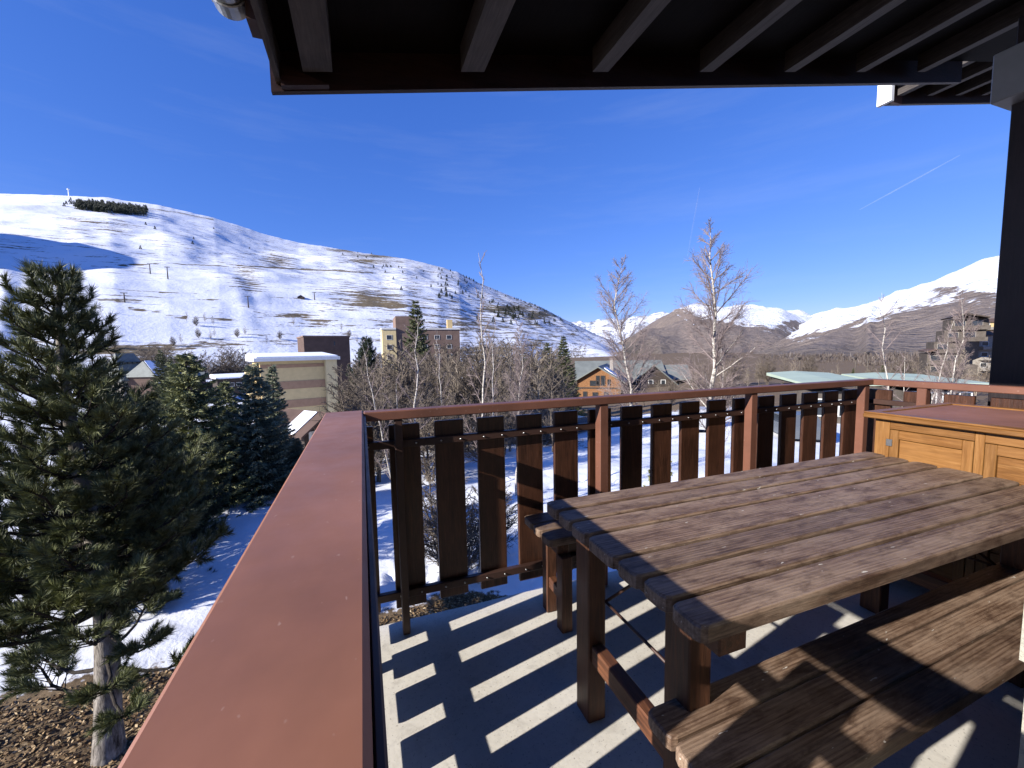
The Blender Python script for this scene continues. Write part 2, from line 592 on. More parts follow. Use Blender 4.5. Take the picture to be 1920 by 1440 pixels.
class Mountain:
    """a mountain as a height field: ridge line (direction, height), foot line, relief"""

    def __init__(self, name, ridge_px, D, r0, z0, mat, relief=30, rs=420, seed=1, ext=(None, None), nt_=120, step=.18,
                 snow=None, back=.6, prof=1.0, ridge_noise=.004, dark=None):
        ae = np.array([azel(*p) for p in ridge_px])
        a0 = ext[0] if ext[0] is not None else ae[0, 0]
        a1 = ext[1] if ext[1] is not None else ae[-1, 0]
        self.ae = ae; self.Df = D; self.r0f = r0; self.z0f = z0
        self.relief, self.rs, self.seed, self.prof, self.back, self.rn = relief, rs, seed, prof, back, ridge_noise
        az = np.arange(a0, a1 + step, step)
        t = np.concatenate([np.linspace(0, 1, nt_), np.linspace(1.03, 1.45, 10)])
        A, T = np.meshgrid(az, t, indexing='ij')
        x, y, z = self.surf(A, T)
        n1, n2 = A.shape
        I = np.arange(n1 * n2).reshape(n1, n2)
        q = np.stack([I[:-1, :-1], I[:-1, 1:], I[1:, 1:], I[1:, :-1]], -1).reshape(-1, 4)
        me = mesh_np(name, np.stack([x, y, z], -1).reshape(-1, 3), q, mat, True)
        r = np.hypot(x, y)
        el = np.degrees(np.arctan2(z - 1.25, r))
        s = snow(A, T, x, y, z, el) if snow else np.ones_like(z)
        at_ = me.attributes.new('snow', 'FLOAT', 'POINT')
        at_.data.foreach_set('value', np.clip(s, -1, 2).ravel().astype(np.float32))
        if dark:
            at_ = me.attributes.new('dark', 'FLOAT', 'POINT')
            at_.data.foreach_set('value', np.clip(dark(A, T, x, y, z, el), 0, 1).ravel().astype(np.float32))
        self.o = kind(link(name, me), 'structure')

    def surf(self, A, T):
        A = np.asarray(A, float); T = np.asarray(T, float)
        el = np.interp(A, self.ae[:, 0], self.ae[:, 1])
        D = np.interp(A, *self.Df); r0 = np.interp(A, *self.r0f); z0 = np.interp(A, *self.z0f)
        el = el + self.rn * np.degrees(fbm(A * 1.1, A * 0 + 3, self.seed + 50, 5)) * np.clip(T, 0, 1) ** 14
        zr = 1.25 + D * np.tan(np.radians(el))
        r = r0 + (D - r0) * T
        Tc = np.minimum(T, 1)
        z = z0 + (zr - z0) * Tc ** self.prof - np.maximum(0, T - 1) * (D - r0) * self.back
        x = r * np.sin(np.radians(A)); y = r * np.cos(np.radians(A))
        w = np.clip(4 * Tc * (1 - Tc), 0, 1) ** .8 * sstep(1.0, .72, Tc)
        n = fbm(x / self.rs, y / self.rs, self.seed, 5)
        # gullies running down the slope
        gl = fbm(A * .11 + .8 * fbm(T * 2.2, A / 7, self.seed + 9, 2), T * 1.1, self.seed + 5, 2)
        z = z + w * self.relief * (n * 1.2 - .8 * np.sqrt(gl ** 2 + .02))
        return x, y, z

    def at_dir(self, u, v):
        """point of the slope seen in a given direction"""
        a, e = azel(u, v)
        t = np.linspace(.01, 1, 400)
        x, y, z = self.surf(np.full_like(t, a), t)
        el = np.degrees(np.arctan2(z - 1.25, np.hypot(x, y)))
        k = np.argmax(el >= e)
        if el[k] < e: k = len(t) - 1
        return np.array([x[k], y[k], z[k]])


def blob(A, el, u, v, ru, rv):
    a, e = azel(u, v)
    return np.exp(-((A - a) / (ru * .0607)) ** 2 - ((el - e) / (rv * .0607)) ** 2)


def line_mark(A, el, pts, w):
    """thin strip along a path on the slope"""
    q = np.array([azel(*p) for p in pts])
    e = np.interp(A, q[:, 0], q[:, 1])
    return np.exp(-((el - e) / w) ** 2) * (A > q[0, 0]) * (A < q[-1, 0])


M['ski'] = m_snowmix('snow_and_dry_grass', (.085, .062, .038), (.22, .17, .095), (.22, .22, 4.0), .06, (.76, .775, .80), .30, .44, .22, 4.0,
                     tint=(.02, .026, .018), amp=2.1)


def ski_snow(A, T, x, y, z, el):
    s = np.full_like(A, .61)
    u = 960 + 771 * np.tan(np.radians(A - 19.9)) * 1.0
    # barer towards the right shoulder
    s -= .12 * sstep(430, 820, u) * sstep(.0, 2.5, el)
    s -= .06 * sstep(820, 1000, u)
    for (pu, pv, ru, rv, k) in [(525, 487, 30, 12, .5), (470, 530, 25, 30, .45), (690, 490, 40, 5, .55), (690, 555, 60, 18, .4), (560, 590, 25, 8, .5),
                                (600, 605, 22, 6, .6), (720, 570, 70, 10, .4), (140, 410, 60, 6, .55), (170, 430, 60, 14, .25),
                                (950, 580, 45, 9, .75), (1010, 590, 30, 8, .7), (880, 610, 60, 20, .35), (330, 650, 70, 16, .4), (400, 640, 40, 10, .4),
                                (230, 660, 80, 14, .5), (900, 665, 90, 18, .6), (640, 470, 30, 3, .6), (700, 480, 40, 3, .7), (420, 600, 16, 6, .5),
                                (1000, 645, 40, 10, .35)]:
        s -= .62 * k * blob(A, el, pu, pv, ru, rv)
    for pts, w, k in [([(170, 500), (300, 494), (480, 500), (640, 508), (700, 512)], .06, .55), ([(150, 476), (330, 474), (480, 476)], .07, .2),
                      ([(240, 578), (290, 585), (350, 597)], .11, .5), ([(370, 558), (440, 568)], .1, .4),
                      ([(270, 390), (330, 398), (400, 412)], .09, .3), ([(300, 548), (360, 554)], .1, .3)]:
        s -= k * line_mark(A, el, pts, w)
    # groomed white piste areas
    s += .35 * blob(A, el, 60, 400, 60, 12) + .3 * blob(A, el, 270, 610, 80, 25) + .3 * blob(A, el, 450, 560, 60, 14)
    return s


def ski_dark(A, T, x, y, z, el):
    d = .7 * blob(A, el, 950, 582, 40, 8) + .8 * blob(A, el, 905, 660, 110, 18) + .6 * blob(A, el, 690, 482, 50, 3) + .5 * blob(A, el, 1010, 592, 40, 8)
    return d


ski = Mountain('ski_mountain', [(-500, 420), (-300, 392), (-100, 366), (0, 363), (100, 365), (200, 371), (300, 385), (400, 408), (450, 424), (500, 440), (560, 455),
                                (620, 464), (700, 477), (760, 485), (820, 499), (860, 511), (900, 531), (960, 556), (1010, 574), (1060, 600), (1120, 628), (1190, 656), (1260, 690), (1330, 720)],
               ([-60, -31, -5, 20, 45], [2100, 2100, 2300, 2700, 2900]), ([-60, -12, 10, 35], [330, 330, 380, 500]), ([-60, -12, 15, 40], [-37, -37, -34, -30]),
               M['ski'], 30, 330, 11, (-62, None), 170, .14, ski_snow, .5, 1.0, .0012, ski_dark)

M['brown'] = m_snowmix('bare_brown_forest_slope', (.13, .103, .086), (.235, .19, .158), (1, 1, 1), .03, (.75, .77, .80), .42, .52, .9, 12.0,
                       tint=(.035, .032, .024))
M['farsnow'] = m_snowmix('far_snow_ridge', (.12, .12, .14), (.2, .19, .2), (1, 1, .7), .006, (.76, .79, .83), .3, .5, .9, 40.0)

far = Mountain('far_snow_ridge', [(1000, 618), (1060, 607), (1090, 602), (1110, 604), (1140, 597), (1165, 599), (1200, 592), (1235, 588), (1262, 584), (1300, 580), (1400, 590), (1500, 600), (1600, 600)],
               ([0, 60], [9500, 9500]), ([0, 60], [3800, 3800]), ([0, 60], [-40, -40]), M['farsnow'], 120, 500, 31, None or (None, None), 40, .12,
               lambda A, T, x, y, z, el: .5 + .25 * fbm(A * 3, T * 3, 8), .5, 1.0, .005)


def dome_snow(A, T, x, y, z, el):
    a0, e0 = azel(1290, 577)
    lim = np.interp(A, [azel(*q)[0] for q in [(1180, 620), (1240, 590), (1275, 578), (1300, 590), (1360, 612), (1440, 628), (1480, 634), (1530, 612)]],
                    [azel(*q)[1] for q in [(1180, 610), (1240, 585), (1275, 574), (1300, 588), (1360, 602), (1440, 616), (1480, 622), (1530, 606)]])
    s = .48 + (el - lim) * .5
    s += .75 * line_mark(A, el, [(1270, 590), (1330, 625), (1390, 640)], .12) + .6 * blob(A, el, 1235, 640, 16, 3) + .5 * blob(A, el, 1230, 618, 8, 4)
    s -= .9 * blob(A, el, 1480, 606, 18, 10)
    return s


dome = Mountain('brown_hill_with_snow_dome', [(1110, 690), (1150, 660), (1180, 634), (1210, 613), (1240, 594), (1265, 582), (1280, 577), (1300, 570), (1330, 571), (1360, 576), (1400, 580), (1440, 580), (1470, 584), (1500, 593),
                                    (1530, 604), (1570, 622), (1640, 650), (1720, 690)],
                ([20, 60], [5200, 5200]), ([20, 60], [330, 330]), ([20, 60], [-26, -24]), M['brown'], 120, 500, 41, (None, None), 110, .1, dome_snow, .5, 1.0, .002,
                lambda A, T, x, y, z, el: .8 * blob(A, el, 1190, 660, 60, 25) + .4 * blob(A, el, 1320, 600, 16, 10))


def right_snow(A, T, x, y, z, el):
    pts = [(1480, 628), (1540, 622), (1600, 606), (1650, 596), (1700, 580), (1760, 566), (1800, 562), (1870, 566), (1950, 566), (2300, 540)]
    lim = np.interp(A, [azel(*q)[0] for q in pts], [azel(*q)[1] for q in pts])
    s = .47 + (el - lim) * .34
    s -= .6 * blob(A, el, 1772, 543, 20, 8) + .5 * blob(A, el, 1840, 552, 22, 6)
    return s


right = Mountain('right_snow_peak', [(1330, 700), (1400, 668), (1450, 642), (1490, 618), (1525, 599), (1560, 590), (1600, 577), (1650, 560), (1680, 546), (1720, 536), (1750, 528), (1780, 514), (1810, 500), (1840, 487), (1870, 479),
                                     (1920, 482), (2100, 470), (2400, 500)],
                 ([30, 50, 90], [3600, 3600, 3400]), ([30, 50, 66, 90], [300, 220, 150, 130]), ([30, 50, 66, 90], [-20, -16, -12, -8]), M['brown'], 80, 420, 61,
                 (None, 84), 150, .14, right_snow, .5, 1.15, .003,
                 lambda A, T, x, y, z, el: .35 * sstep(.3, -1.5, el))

# spur added outside the frame on the left, shaped to shade the ski bowl
M['spur'] = m_snowmix('shadow_spur_snow', (.1, .09, .08), (.2, .18, .15), (1, 1, 2), .015, (.86, .875, .91), .25, .45, .5, 6.0)
tipS = ski.at_dir(112, 462)
apex = tipS + np.array(to_sun) * 470.0
sx, sy = apex[0], apex[1]
t = np.linspace(0, 1, 40); q = np.linspace(0, 2 * pi, 49)
TT, QQ = np.meshgrid(t, q, indexing='ij')
r = TT * 420 * (1 + .06 * fbm(np.cos(QQ) * 2, np.sin(QQ) * 2, 5))
xs, ys = sx + r * np.cos(QQ), sy + r * np.sin(QQ)
zs = apex[2] - 330 * TT ** 2 + 8 * fbm(xs / 90, ys / 90, 6) * np.clip(TT * 4, 0, 1)
I = np.arange(40 * 49).reshape(40, 49)
kind(link('shadow_spur', mesh_np('shadow_spur', np.stack([xs, ys, zs], -1).reshape(-1, 3), np.stack([I[:-1, :-1], I[1:, :-1], I[1:, 1:], I[:-1, 1:]], -1).reshape(-1, 4), M['spur'], True)), 'structure')

# ================================================================== balcony
fl = MB()
nseg = 60
xsg = np.linspace(-.21, 3.36, nseg + 1)
edge = 1.885 + .004 * np.array([fbm(x * 6, 0, 3) for x in xsg])
poly = [(-.21, -2.6)] + [(3.36, -2.6)] + [(xsg[i], edge[i]) for i in range(nseg, -1, -1)]
fl.prism(poly, 'z', -.2, 0)
kind(fl.obj('balcony_floor', M['concrete']), 'structure')

BAR_LO, BAR_HI, SL0, SL1 = (.138, .174), (.828, .862), .082, .928


def bolt_mesh():
    return MB().tube([(0, 0, 0), (0, .006, 0)], [.0045, .0035], 8).mesh('bolt', M['bolt'], True)


BOLT = bolt_mesh()
slat_mesh = MB().box(-.0675, .0675, -.011, .011, -(SL1 - SL0) / 2, (SL1 - SL0) / 2, .003).mesh('slat', M['slat'])

slat_mesh_l = MB().box(-.0675, .0675, -.011, .011, -(.934 - SL0) / 2, (.934 - SL0) / 2, .003).mesh('slat', M['slat'])

# left railing, runs along y under the broad handrail
L = thing('balcony_railing', 'brown railing with a broad flat handrail along the left edge of the balcony', 'railing', (-.09, 0, 0))
ox = .09
hr = boxo('handrail', M['handrail'], L, -.155 + ox, -.005 + ox, -2.4, 1.862, .952, 1.0, .006)
boxo('under_rail', M['iron'], L, -.028 + ox, -.007 + ox, -2.4, 1.855, .938, .9515, .002)
boxo('edge_strip', M['iron'], L, -.0048 + ox, .004 + ox, -2.4, 1.862, .944, .99, .002)
for z0, z1 in (BAR_LO, BAR_HI):
    boxo('crossbar', M['iron'], L, -.112 + ox, -.08 + ox, -2.4, 1.852, z0, z1, .003)
for y in (1.60, .58, -.45, -1.5):
    boxo('post', M['rail'], L, -.0795 + ox, -.035 + ox, y - .025, y + .025, 0, .9515, .003)
y = 1.7675
while y > -2.3:
    o = link('slat', slat_mesh_l, L)
    o.location = (-.1245 + ox, y, (SL0 + .934) / 2)
    o.rotation_euler = (0, 0, pi / 2 + random.uniform(-.004, .004))
    y -= .2
# far railing, runs along x
Fr = thing('balcony_railing', 'brown slatted railing with a thin top rail along the far edge of the balcony', 'railing', (1.6, 1.82, 0))
ox, oy = 1.6, 1.82
boxo('top_rail', M['rail'], Fr, -.004 - ox, 3.2495 - ox, 1.772 - oy, 1.838 - oy, .962, 1.001, .004)
for z0, z1 in (BAR_LO, BAR_HI):
    boxo('crossbar', M['iron'], Fr, -.075 - ox, 3.3 - ox, 1.828 - oy, 1.8545 - oy, z0, z1, .003)
for x in (.132, 1.14, 2.17, 3.2):
    hw_ = .024 if x > .5 else .016
    boxo('post', M['rail'] if x > .5 else M['iron'], Fr, x - hw_ - ox, x + hw_ - ox, 1.778 - oy, 1.8275 - oy, 0, .9618, .003)
k = -1
while True:
    x = .163 + .2005 * k
    if x > 3.34: break
    o = link('slat', slat_mesh, Fr)
    o.location = (x - ox, 1.8665 - oy, (SL0 + SL1) / 2 + random.uniform(-.002, .002))
    o.rotation_euler = (0, random.uniform(-.004, .004), random.uniform(-.01, .01))
    for zz in (BAR_LO, BAR_HI):
        for dx in (-.045, .045):
            b = link('bolt', BOLT, Fr)
            b.location = (x + dx - ox, 1.822 - oy, sum(zz) / 2)
    k += 1
# right railing
Rr = thing('balcony_railing', 'brown railing with a thin top rail behind the wooden cabinet', 'railing', (3.28, 1.1, 0))
ox, oy = 3.28, 1.1
boxo('top_rail', M['rail'], Rr, 3.25 - ox, 3.316 - ox, -.6 - oy, 1.838 - oy, .962, 1.002, .004)
for z0, z1 in (BAR_LO, BAR_HI):
    boxo('crossbar', M['iron'], Rr, 3.3055 - ox, 3.332 - ox, -.6 - oy, 1.845 - oy, z0, z1, .003)
for y in (1.52, .5, -.4):
    boxo('post', M['rail'], Rr, 3.258 - ox, 3.305 - ox, y - .024 - oy, y + .024 - oy, 0, .9618, .003)
y = 1.78
while y > -.6:
    o = link('slat', slat_mesh, Rr)
    o.location = (3.3445 - ox, y - oy, (SL0 + SL1) / 2)
    o.rotation_euler = (0, 0, pi / 2)
    y -= .2


# ------------------------------------------------------------------ table and benches
def plank(parent, x0, x1, y0, y1, z0, z1, rz=0.0, name='plank', mat='table', rc=.018):
    """plank with rounded corners and eased edges, local origin in its middle"""
    hx, hy = (x1 - x0) / 2, (y1 - y0) / 2
    prof = []
    for cx, cy, a0 in ((hx - rc, hy - rc, 0), (-hx + rc, hy - rc, 90), (-hx + rc, -hy + rc, 180), (hx - rc, -hy + rc, 270)):
        for a in (0, 45, 90):
            q = radians(a0 + a); prof.append((cx + rc * cos(q), cy + rc * sin(q)))
    n = len(prof); e = .0045; h = (z1 - z0) / 2
    rings = [(-h, 1), (-h + e, 0), (h - e, 0), (h - e * .3, .5), (h, 1.2)]
    vs = []
    for z, k in rings:
        for (px, py) in prof:
            vs.append((px - e * k * np.sign(px), py - e * k * np.sign(py), z))
    fs = [tuple(range(n))[::-1], tuple(range((len(rings) - 1) * n, len(rings) * n))]
    for r_ in range(len(rings) - 1):
        for i in range(n):
            fs.append((r_ * n + i, r_ * n + (i + 1) % n, (r_ + 1) * n + (i + 1) % n, (r_ + 1) * n + i))
    o = MB().add(vs, fs).obj(name, M[mat], parent)
    o.location = ((x0 + x1) / 2, (y0 + y1) / 2, (z0 + z1) / 2)
    o.rotation_euler = (random.uniform(-.004, .004), 0, rz)
    return o


T = thing('picnic_table', 'weathered brown plank table in the middle of the balcony', 'table', (1.44, .92, 0))
ox, oy = 1.44, .92
edges = [(1.27, 1.186), (1.173, 1.094), (1.081, .995), (.982, .855), (.842, .76), (.747, .666), (.653, .567)]
for i, (b, a) in enumerate(edges):
    plank(T, .574 - ox + random.uniform(-.003, .003), 2.30 - ox + random.uniform(-.006, .006), a - oy, b - oy, .682, .72, 0)
for x0 in (.64, 2.16):
    boxo('batten', M['legwood_y'], T, x0 - ox, x0 + .075 - ox, .585 - oy, 1.255 - oy, .628, .6815, .004)
    for y0 in (1.11, .675):
        boxo('leg', M['legwood'], T, x0 + .012 - ox, x0 + .078 - ox, y0 - oy, y0 + .082 - oy, 0, .6275, .004)
    boxo('stretcher', M['legwood_y'], T, x0 + .022 - ox, x0 + .066 - ox, .7575 - oy, 1.1095 - oy, .215, .277, .004)
for x0, sx_ in ((.72, 1), (2.17, -1)):
    MB().tube([(x0 - ox, 1.115 - oy, .412), (x0 - ox, .75 - oy, .416)], .005, 6).obj('brace_rod', M['iron'], T, True)
    for yb in (1.115, .75):
        MB().tube([(x0 - ox, yb - oy, .412), (x0 + sx_ * .3 - ox, .92 + (yb - .92) * .25 - oy, .66)], .005, 6).obj('brace_rod', M['iron'], T, True)


def bench(label, x0, x1, ys, rz, z, loc, legs, ly, cat='bench'):
    B = thing('picnic_bench', label, cat, (loc[0], loc[1], 0), rz)
    for (b, a) in ys:
        plank(B, x0 + random.uniform(-.004, .004), x1, a, b, z - .036, z)
    for lx in legs:
        boxo('batten', M['legwood_y'], B, lx, lx + .06, ys[-1][1] + .02, ys[0][0] - .02, z - .085, z - .0365, .004)
        for (a, b) in ly:
            boxo('leg', M['legwood'], B, lx + .004, lx + .056, a, b, 0, z - .0855, .004)
        boxo('stretcher', M['legwood_y'], B, lx + .012, lx + .048, ly[0][1] + .0005, ly[1][0] - .0005, .13, .18, .003)
    yc = (ly[0][1] + ly[1][0]) / 2
    for lx, s in ((legs[0] + .058, 1), (legs[1] + .002, -1)):
        MB().tube([(lx, yc, .17), (lx + s * .2, yc, z - .045)], .0045, 6).obj('brace_rod', M['iron'], B, True)
    return B


bench('long plank bench in front of the table, nearest the camera', 0, 1.84, [(.125, .043), (.037, -.045), (-.051, -.133)], radians(1.7), .43,
      (.568, .592), (.12, 1.64), ((-.105, -.05), (.045, .1)))
bench('plank bench pushed between the table and the far railing', 0, 1.6, [(.15, .045), (.038, -.04), (-.047, -.14)], 0, .43,
      (.715, 1.685), (.05, 1.46), ((-.155, -.1), (.0, .055)))

# ------------------------------------------------------------------ cabinet
K = thing('storage_cabinet', 'honey coloured wooden cabinet with a red brown top in the far right corner', 'cabinet', (2.83, .97, 0))
ox, oy = 2.83, .97
x0, x1, ya, yb, zt = 2.5, 3.19, .56, 1.345, .862
boxo('carcass', M['orange'], K, x0 + .022 - ox, x1 - ox, ya - oy, yb - oy, .06, zt - .004, .003)
# lid: board with a raised rim
boxo('lid', M['orange'], K, x0 - .045 - ox, x1 + .02 - ox, ya - .03 - oy, yb + .035 - oy, zt, zt + .022, .004)
boxo('top_panel', M['cabtop'], K, x0 + .012 - ox, x1 - .03 - ox, ya + .02 - oy, yb - .015 - oy, zt + .0215, zt + .025, .001)
boxo('rim', M['orange'], K, x0 - .04 - ox, x0 + .0115 - ox, ya - .028 - oy, yb + .033 - oy, zt + .0222, zt + .031, .002)
boxo('rim', M['orange'], K, x1 - .0295 - ox, x1 + .018 - ox, ya - .028 - oy, yb + .033 - oy, zt + .0222, zt + .031, .002)
boxo('rim', M['orange'], K, x0 + .0118 - ox, x1 - .0298 - ox, yb - .0145 - oy, yb + .033 - oy, zt + .0222, zt + .031, .002)
boxo('rim', M['orange'], K, x0 + .0118 - ox, x1 - .0298 - ox, ya - .028 - oy, ya + .0195 - oy, zt + .0222, zt + .031, .002)
# face frame
for (a, b) in ((1.282, 1.345), (.943, .973), (.56, .62)):
    boxo('stile', M['orange_z'], K, x0 - ox, x0 + .0215 - ox, a - oy, b - oy, .06, zt - .004, .002)
boxo('face_rail', M['orange'], K, x0 - ox, x0 + .0215 - ox, .9735 - oy, 1.2815 - oy, .812, zt - .004, .002)
boxo('face_rail', M['orange'], K, x0 - ox, x0 + .0215 - ox, .6205 - oy, .9425 - oy, .812, zt - .004, .002)
for (a, b) in ((.9755, 1.2795), (.6225, .9405)):
    d = thing('door', '', '', (0, 0, 0)); del d['label']; del d['category']; d.parent = K
    d.location = (x0 - ox, (a + b) / 2 - oy, .44)
    hw = (b - a) / 2; w = .036
    for s in (-1, 1):
        boxo('door_stile', M['orange_z'], d, -.001, .019, min(s * hw, s * (hw - w)), max(s * hw, s * (hw - w)), -.36, .369, .002)
    boxo('door_rail', M['orange'], d, -.001, .019, -hw + w + .0004, hw - w - .0004, .325, .369, .002)
    boxo('door_rail', M['orange'], d, -.001, .019, -hw + w + .0004, hw - w - .0004, -.36, -.31, .002)
    zb = -.3096
    while zb < .3:
        boxo('panel_board', M['orange'], d, .008, .018, -hw + w + .0004, hw - w - .0004, zb, min(zb + .104, .3246), .003)
        zb += .1056
    hs_ = hw if b > 1 else -hw
    boxo('hinge', M['bolt'], d, -.006, -.0012, hs_ - .013, hs_ + .013, .285, .32, .001)
    boxo('hinge', M['bolt'], d, -.006, -.0012, hs_ - .013, hs_ + .013, -.29, -.255, .001)
for (a, b) in ((x0 + .03, ya + .01), (x0 + .03, yb - .06), (x1 - .07, ya + .01), (x1 - .07, yb - .06)):
    boxo('foot', M['orange_z'], K, a - ox, a + .05 - ox, b - oy, b + .05 - oy, 0, .0598, .002)

# ------------------------------------------------------------------ house wall beside the bench; dark front added behind camera to cut sky light
H = thing('house_wall', 'white rendered house wall at the right edge in front of the near bench', 'wall', (1.14, .36, 0))
mh = MB().box(1.17 - 1.14, 8.5 - 1.14, -2.6 - .36, .36 - .36, .0005, .62)
mh.obj('plinth', M['render'], H)
MB().box(1.192 - 1.14, 8.52 - 1.14, -2.6 - .36, .378 - .36, .6205, 2.92).obj('upper_wall', M['render'], H)
Hb = thing('house_wall', 'unseen dark timber front added behind the balcony to cut sky light', 'wall', (.5, -.75, 0))
for k_ in range(9):
    boxo('board', M['postdark'], Hb, -.72 + k_ * .152, -.572 + k_ * .152 - .004, -.06, .0 - .004 * (k_ % 2), .0005, 2.6, .004)
# ------------------------------------------------------------------ roof above
ZB = lambda x: 2.635 + .2 * (x + .39)
RF = thing('roof_overhang', 'dark timber roof overhang with exposed beams above the balcony', 'roof', (0, 0, ZB(0)))
zo = ZB(0)


def sheet(name, mat, x0, x1, y0, y1, lo, hi, parent, zoff=None):
    zz = (ZB if zoff is None else zoff)
    return MB().prism([(x0, zz(x0) + lo - zo), (x1, zz(x1) + lo - zo), (x1, zz(x1) + hi - zo), (x0, zz(x0) + hi - zo)], 'y', y0, y1).obj(name, mat, parent)


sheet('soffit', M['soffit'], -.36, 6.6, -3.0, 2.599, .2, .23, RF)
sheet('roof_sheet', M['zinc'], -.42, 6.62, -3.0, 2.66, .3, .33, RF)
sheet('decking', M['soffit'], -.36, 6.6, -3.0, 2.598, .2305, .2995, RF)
sheet('bargeboard', M['roofwood_x'], -.388, 5.9, 2.6, 2.635, 0, .2995, RF)
sheet('fascia', M['roofwood'], -.36, -.335, -3.0, 2.5985, .035, .1995, RF)
MB().prism([(-.334, ZB(-.334) + .005 - zo), (-.10, ZB(-.1) + .005 - zo), (-.334, ZB(-.334) + .12 - zo)], 'y', 2.555, 2.5985).obj('corner_block', M['roofwood_x'], RF)
for x in (-.15, .70, 1.58, 2.48, 3.34, 4.2, 5.06):
    sheet('beam', M['roofwood'], x - .072 if x < 1 else x - .06, x + .072 if x < 1 else x + .06, -3.0, 2.52, .05, .1995, RF)
g = MB()
pts = []
gx, gz, gr = -.475, 2.815, .07
ring = []
for k in range(13):
    a = pi + pi * k / 12
    ring.append((gx + gr * cos(a), gz + gr * sin(a) + .0))
inner = [(gx + (gr - .004) * cos(pi + pi * k / 12), gz + (gr - .004) * sin(pi + pi * k / 12)) for k in range(12, -1, -1)]
g.prism([(p[0], p[1] - zo) for p in ring + inner], 'y', -3.0, 2.28)
g.prism([(p[0], p[1] - zo) for p in ring], 'y', 2.28, 2.285)
g.tube([(gx - gr, -3, gz - zo), (gx - gr, 2.29, gz - zo)], .009, 8)
for yy in (2.12, 2.2):
    g.tube([(gx + (gr + .004) * cos(pi + pi * k / 12), yy, gz - zo + (gr + .004) * sin(pi + pi * k / 12)) for k in range(13)], .006, 6)
g.obj('gutter', M['zinc'], RF, False)
MB().box(-.405, -.3605, 2.18, 2.3, 2.70 - zo, 2.80 - zo).obj('gutter_bracket', M['iron'], RF)

# neighbouring roof further along the facade
ZC = lambda x: 4.14 + .185 * (x - 6.1)
R2 = thing('roof_overhang', 'smaller dark roof end with a white trim beyond the main roof', 'roof', (6.1, 3.4, 4.1))
zo, ox_ = 4.1, 0


def sheet2(name, mat, x0, x1, y0, y1, lo, hi):
    return MB().prism([(x0 - 6.1, ZC(x0) + lo - zo), (x1 - 6.1, ZC(x1) + lo - zo), (x1 - 6.1, ZC(x1) + hi - zo), (x0 - 6.1, ZC(x0) + hi - zo)], 'y', y0 - 3.4, y1 - 3.4).obj(name, mat, R2)


sheet2('bargeboard', M['roofwood_x'], 6.13, 9.6, 3.4, 3.44, 0, .3)
sheet2('soffit', M['soffit'], 6.13, 9.6, .8, 3.399, .2, .23)
sheet2('roof_sheet', M['zinc'], 6.08, 9.6, .8, 3.46, .3005, .33)
for x in (6.3, 6.9, 7.5, 8.1, 8.7, 9.3):
    sheet2('beam', M['roofwood'], x - .06, x + .06, .8, 3.33, .06, .1995)
MB().box(-.02, .0295, 3.3 - 3.4, 3.45 - 3.4, ZC(6.1) - .01 - zo, ZC(6.1) + .33 - zo).obj('end_trim', M['whitepaint'], R2)
MB().box(.0305, .3, 3.36 - 3.4, 3.3985 - 3.4, ZC(6.1) + .03 - zo, ZC(6.1) + .27 - zo).obj('end_board', M['rail'], R2)

# dark timber post and the beam end on it
P = thing('timber_post', 'black stained timber post beyond the right railing', 'post', (3.75, 1.2, -.2))
for i in range(3):
    boxo('board', M['postdark'], P, 3.60 - 3.75 + i * .118, 3.714 - 3.75 + i * .118, .95 - 1.2, 1.36 - 1.2 - .004 * (i % 2), 0, 3.28 + .024 * i, .004)
Bm = thing('square_beam', 'grey square beam end under the roof above the black post', 'beam', (3.6, 1.2, 2.75))
boxo('beam_end', M['greymetal'], Bm, -.13, .1, -.1, .2, -.145, .125, .006)
# ================================================================== trees
def rnd_unit(n):
    v = rng.normal(size=(n, 3)); return v / np.linalg.norm(v, axis=1, keepdims=True)


class Wood:
    """tapered limbs collected as tubes (numpy)"""

    def __init__(self):
        self.V = []; self.Fq = []; self.n = 0

    def limb(self, pts, rads, sides=5):
        pts = np.asarray(pts, float); rads = np.asarray(rads, float)
        m = len(pts)
        t = np.gradient(pts, axis=0); t /= np.linalg.norm(t, axis=1, keepdims=True) + 1e-9
        a = np.where(np.abs(t[:, 2:3]) < .9, np.array([[0, 0, 1.]]), np.array([[1., 0, 0]]))
        u = np.cross(t, a); u /= np.linalg.norm(u, axis=1, keepdims=True) + 1e-9
        w = np.cross(t, u)
        q = np.linspace(0, 2 * pi, sides, endpoint=False)
        R_ = rads[:, None, None]
        P = pts[:, None, :] + R_ * (np.cos(q)[None, :, None] * u[:, None, :] + np.sin(q)[None, :, None] * w[:, None, :])
        self.V.append(P.reshape(-1, 3))
        I = np.arange(m * sides).reshape(m, sides) + self.n
        J = np.roll(I, -1, axis=1)
        self.Fq.append(np.stack([I[:-1], J[:-1], J[1:], I[1:]], -1).reshape(-1, 4))
        self.n += m * sides

    def mesh(self, name, mat):
        return mesh_np(name, np.concatenate(self.V), np.concatenate(self.Fq), mat, True)


class Tris:
    def __init__(self):
        self.P = []

    def needles(self, base, d, length, width):
        """thin triangles from base along d"""
        s = np.cross(d, rnd_unit(len(d))); s /= np.linalg.norm(s, axis=1, keepdims=True) + 1e-9
        L = np.asarray(length).reshape(-1, 1); Wd = np.asarray(width).reshape(-1, 1)
        self.P.append(np.stack([base - s * Wd / 2, base + s * Wd / 2, base + d * L], 1))

    def mesh(self, name, mat):
        P = np.concatenate(self.P)
        return mesh_np(name, P.reshape(-1, 3), np.arange(len(P) * 3).reshape(-1, 3), mat)


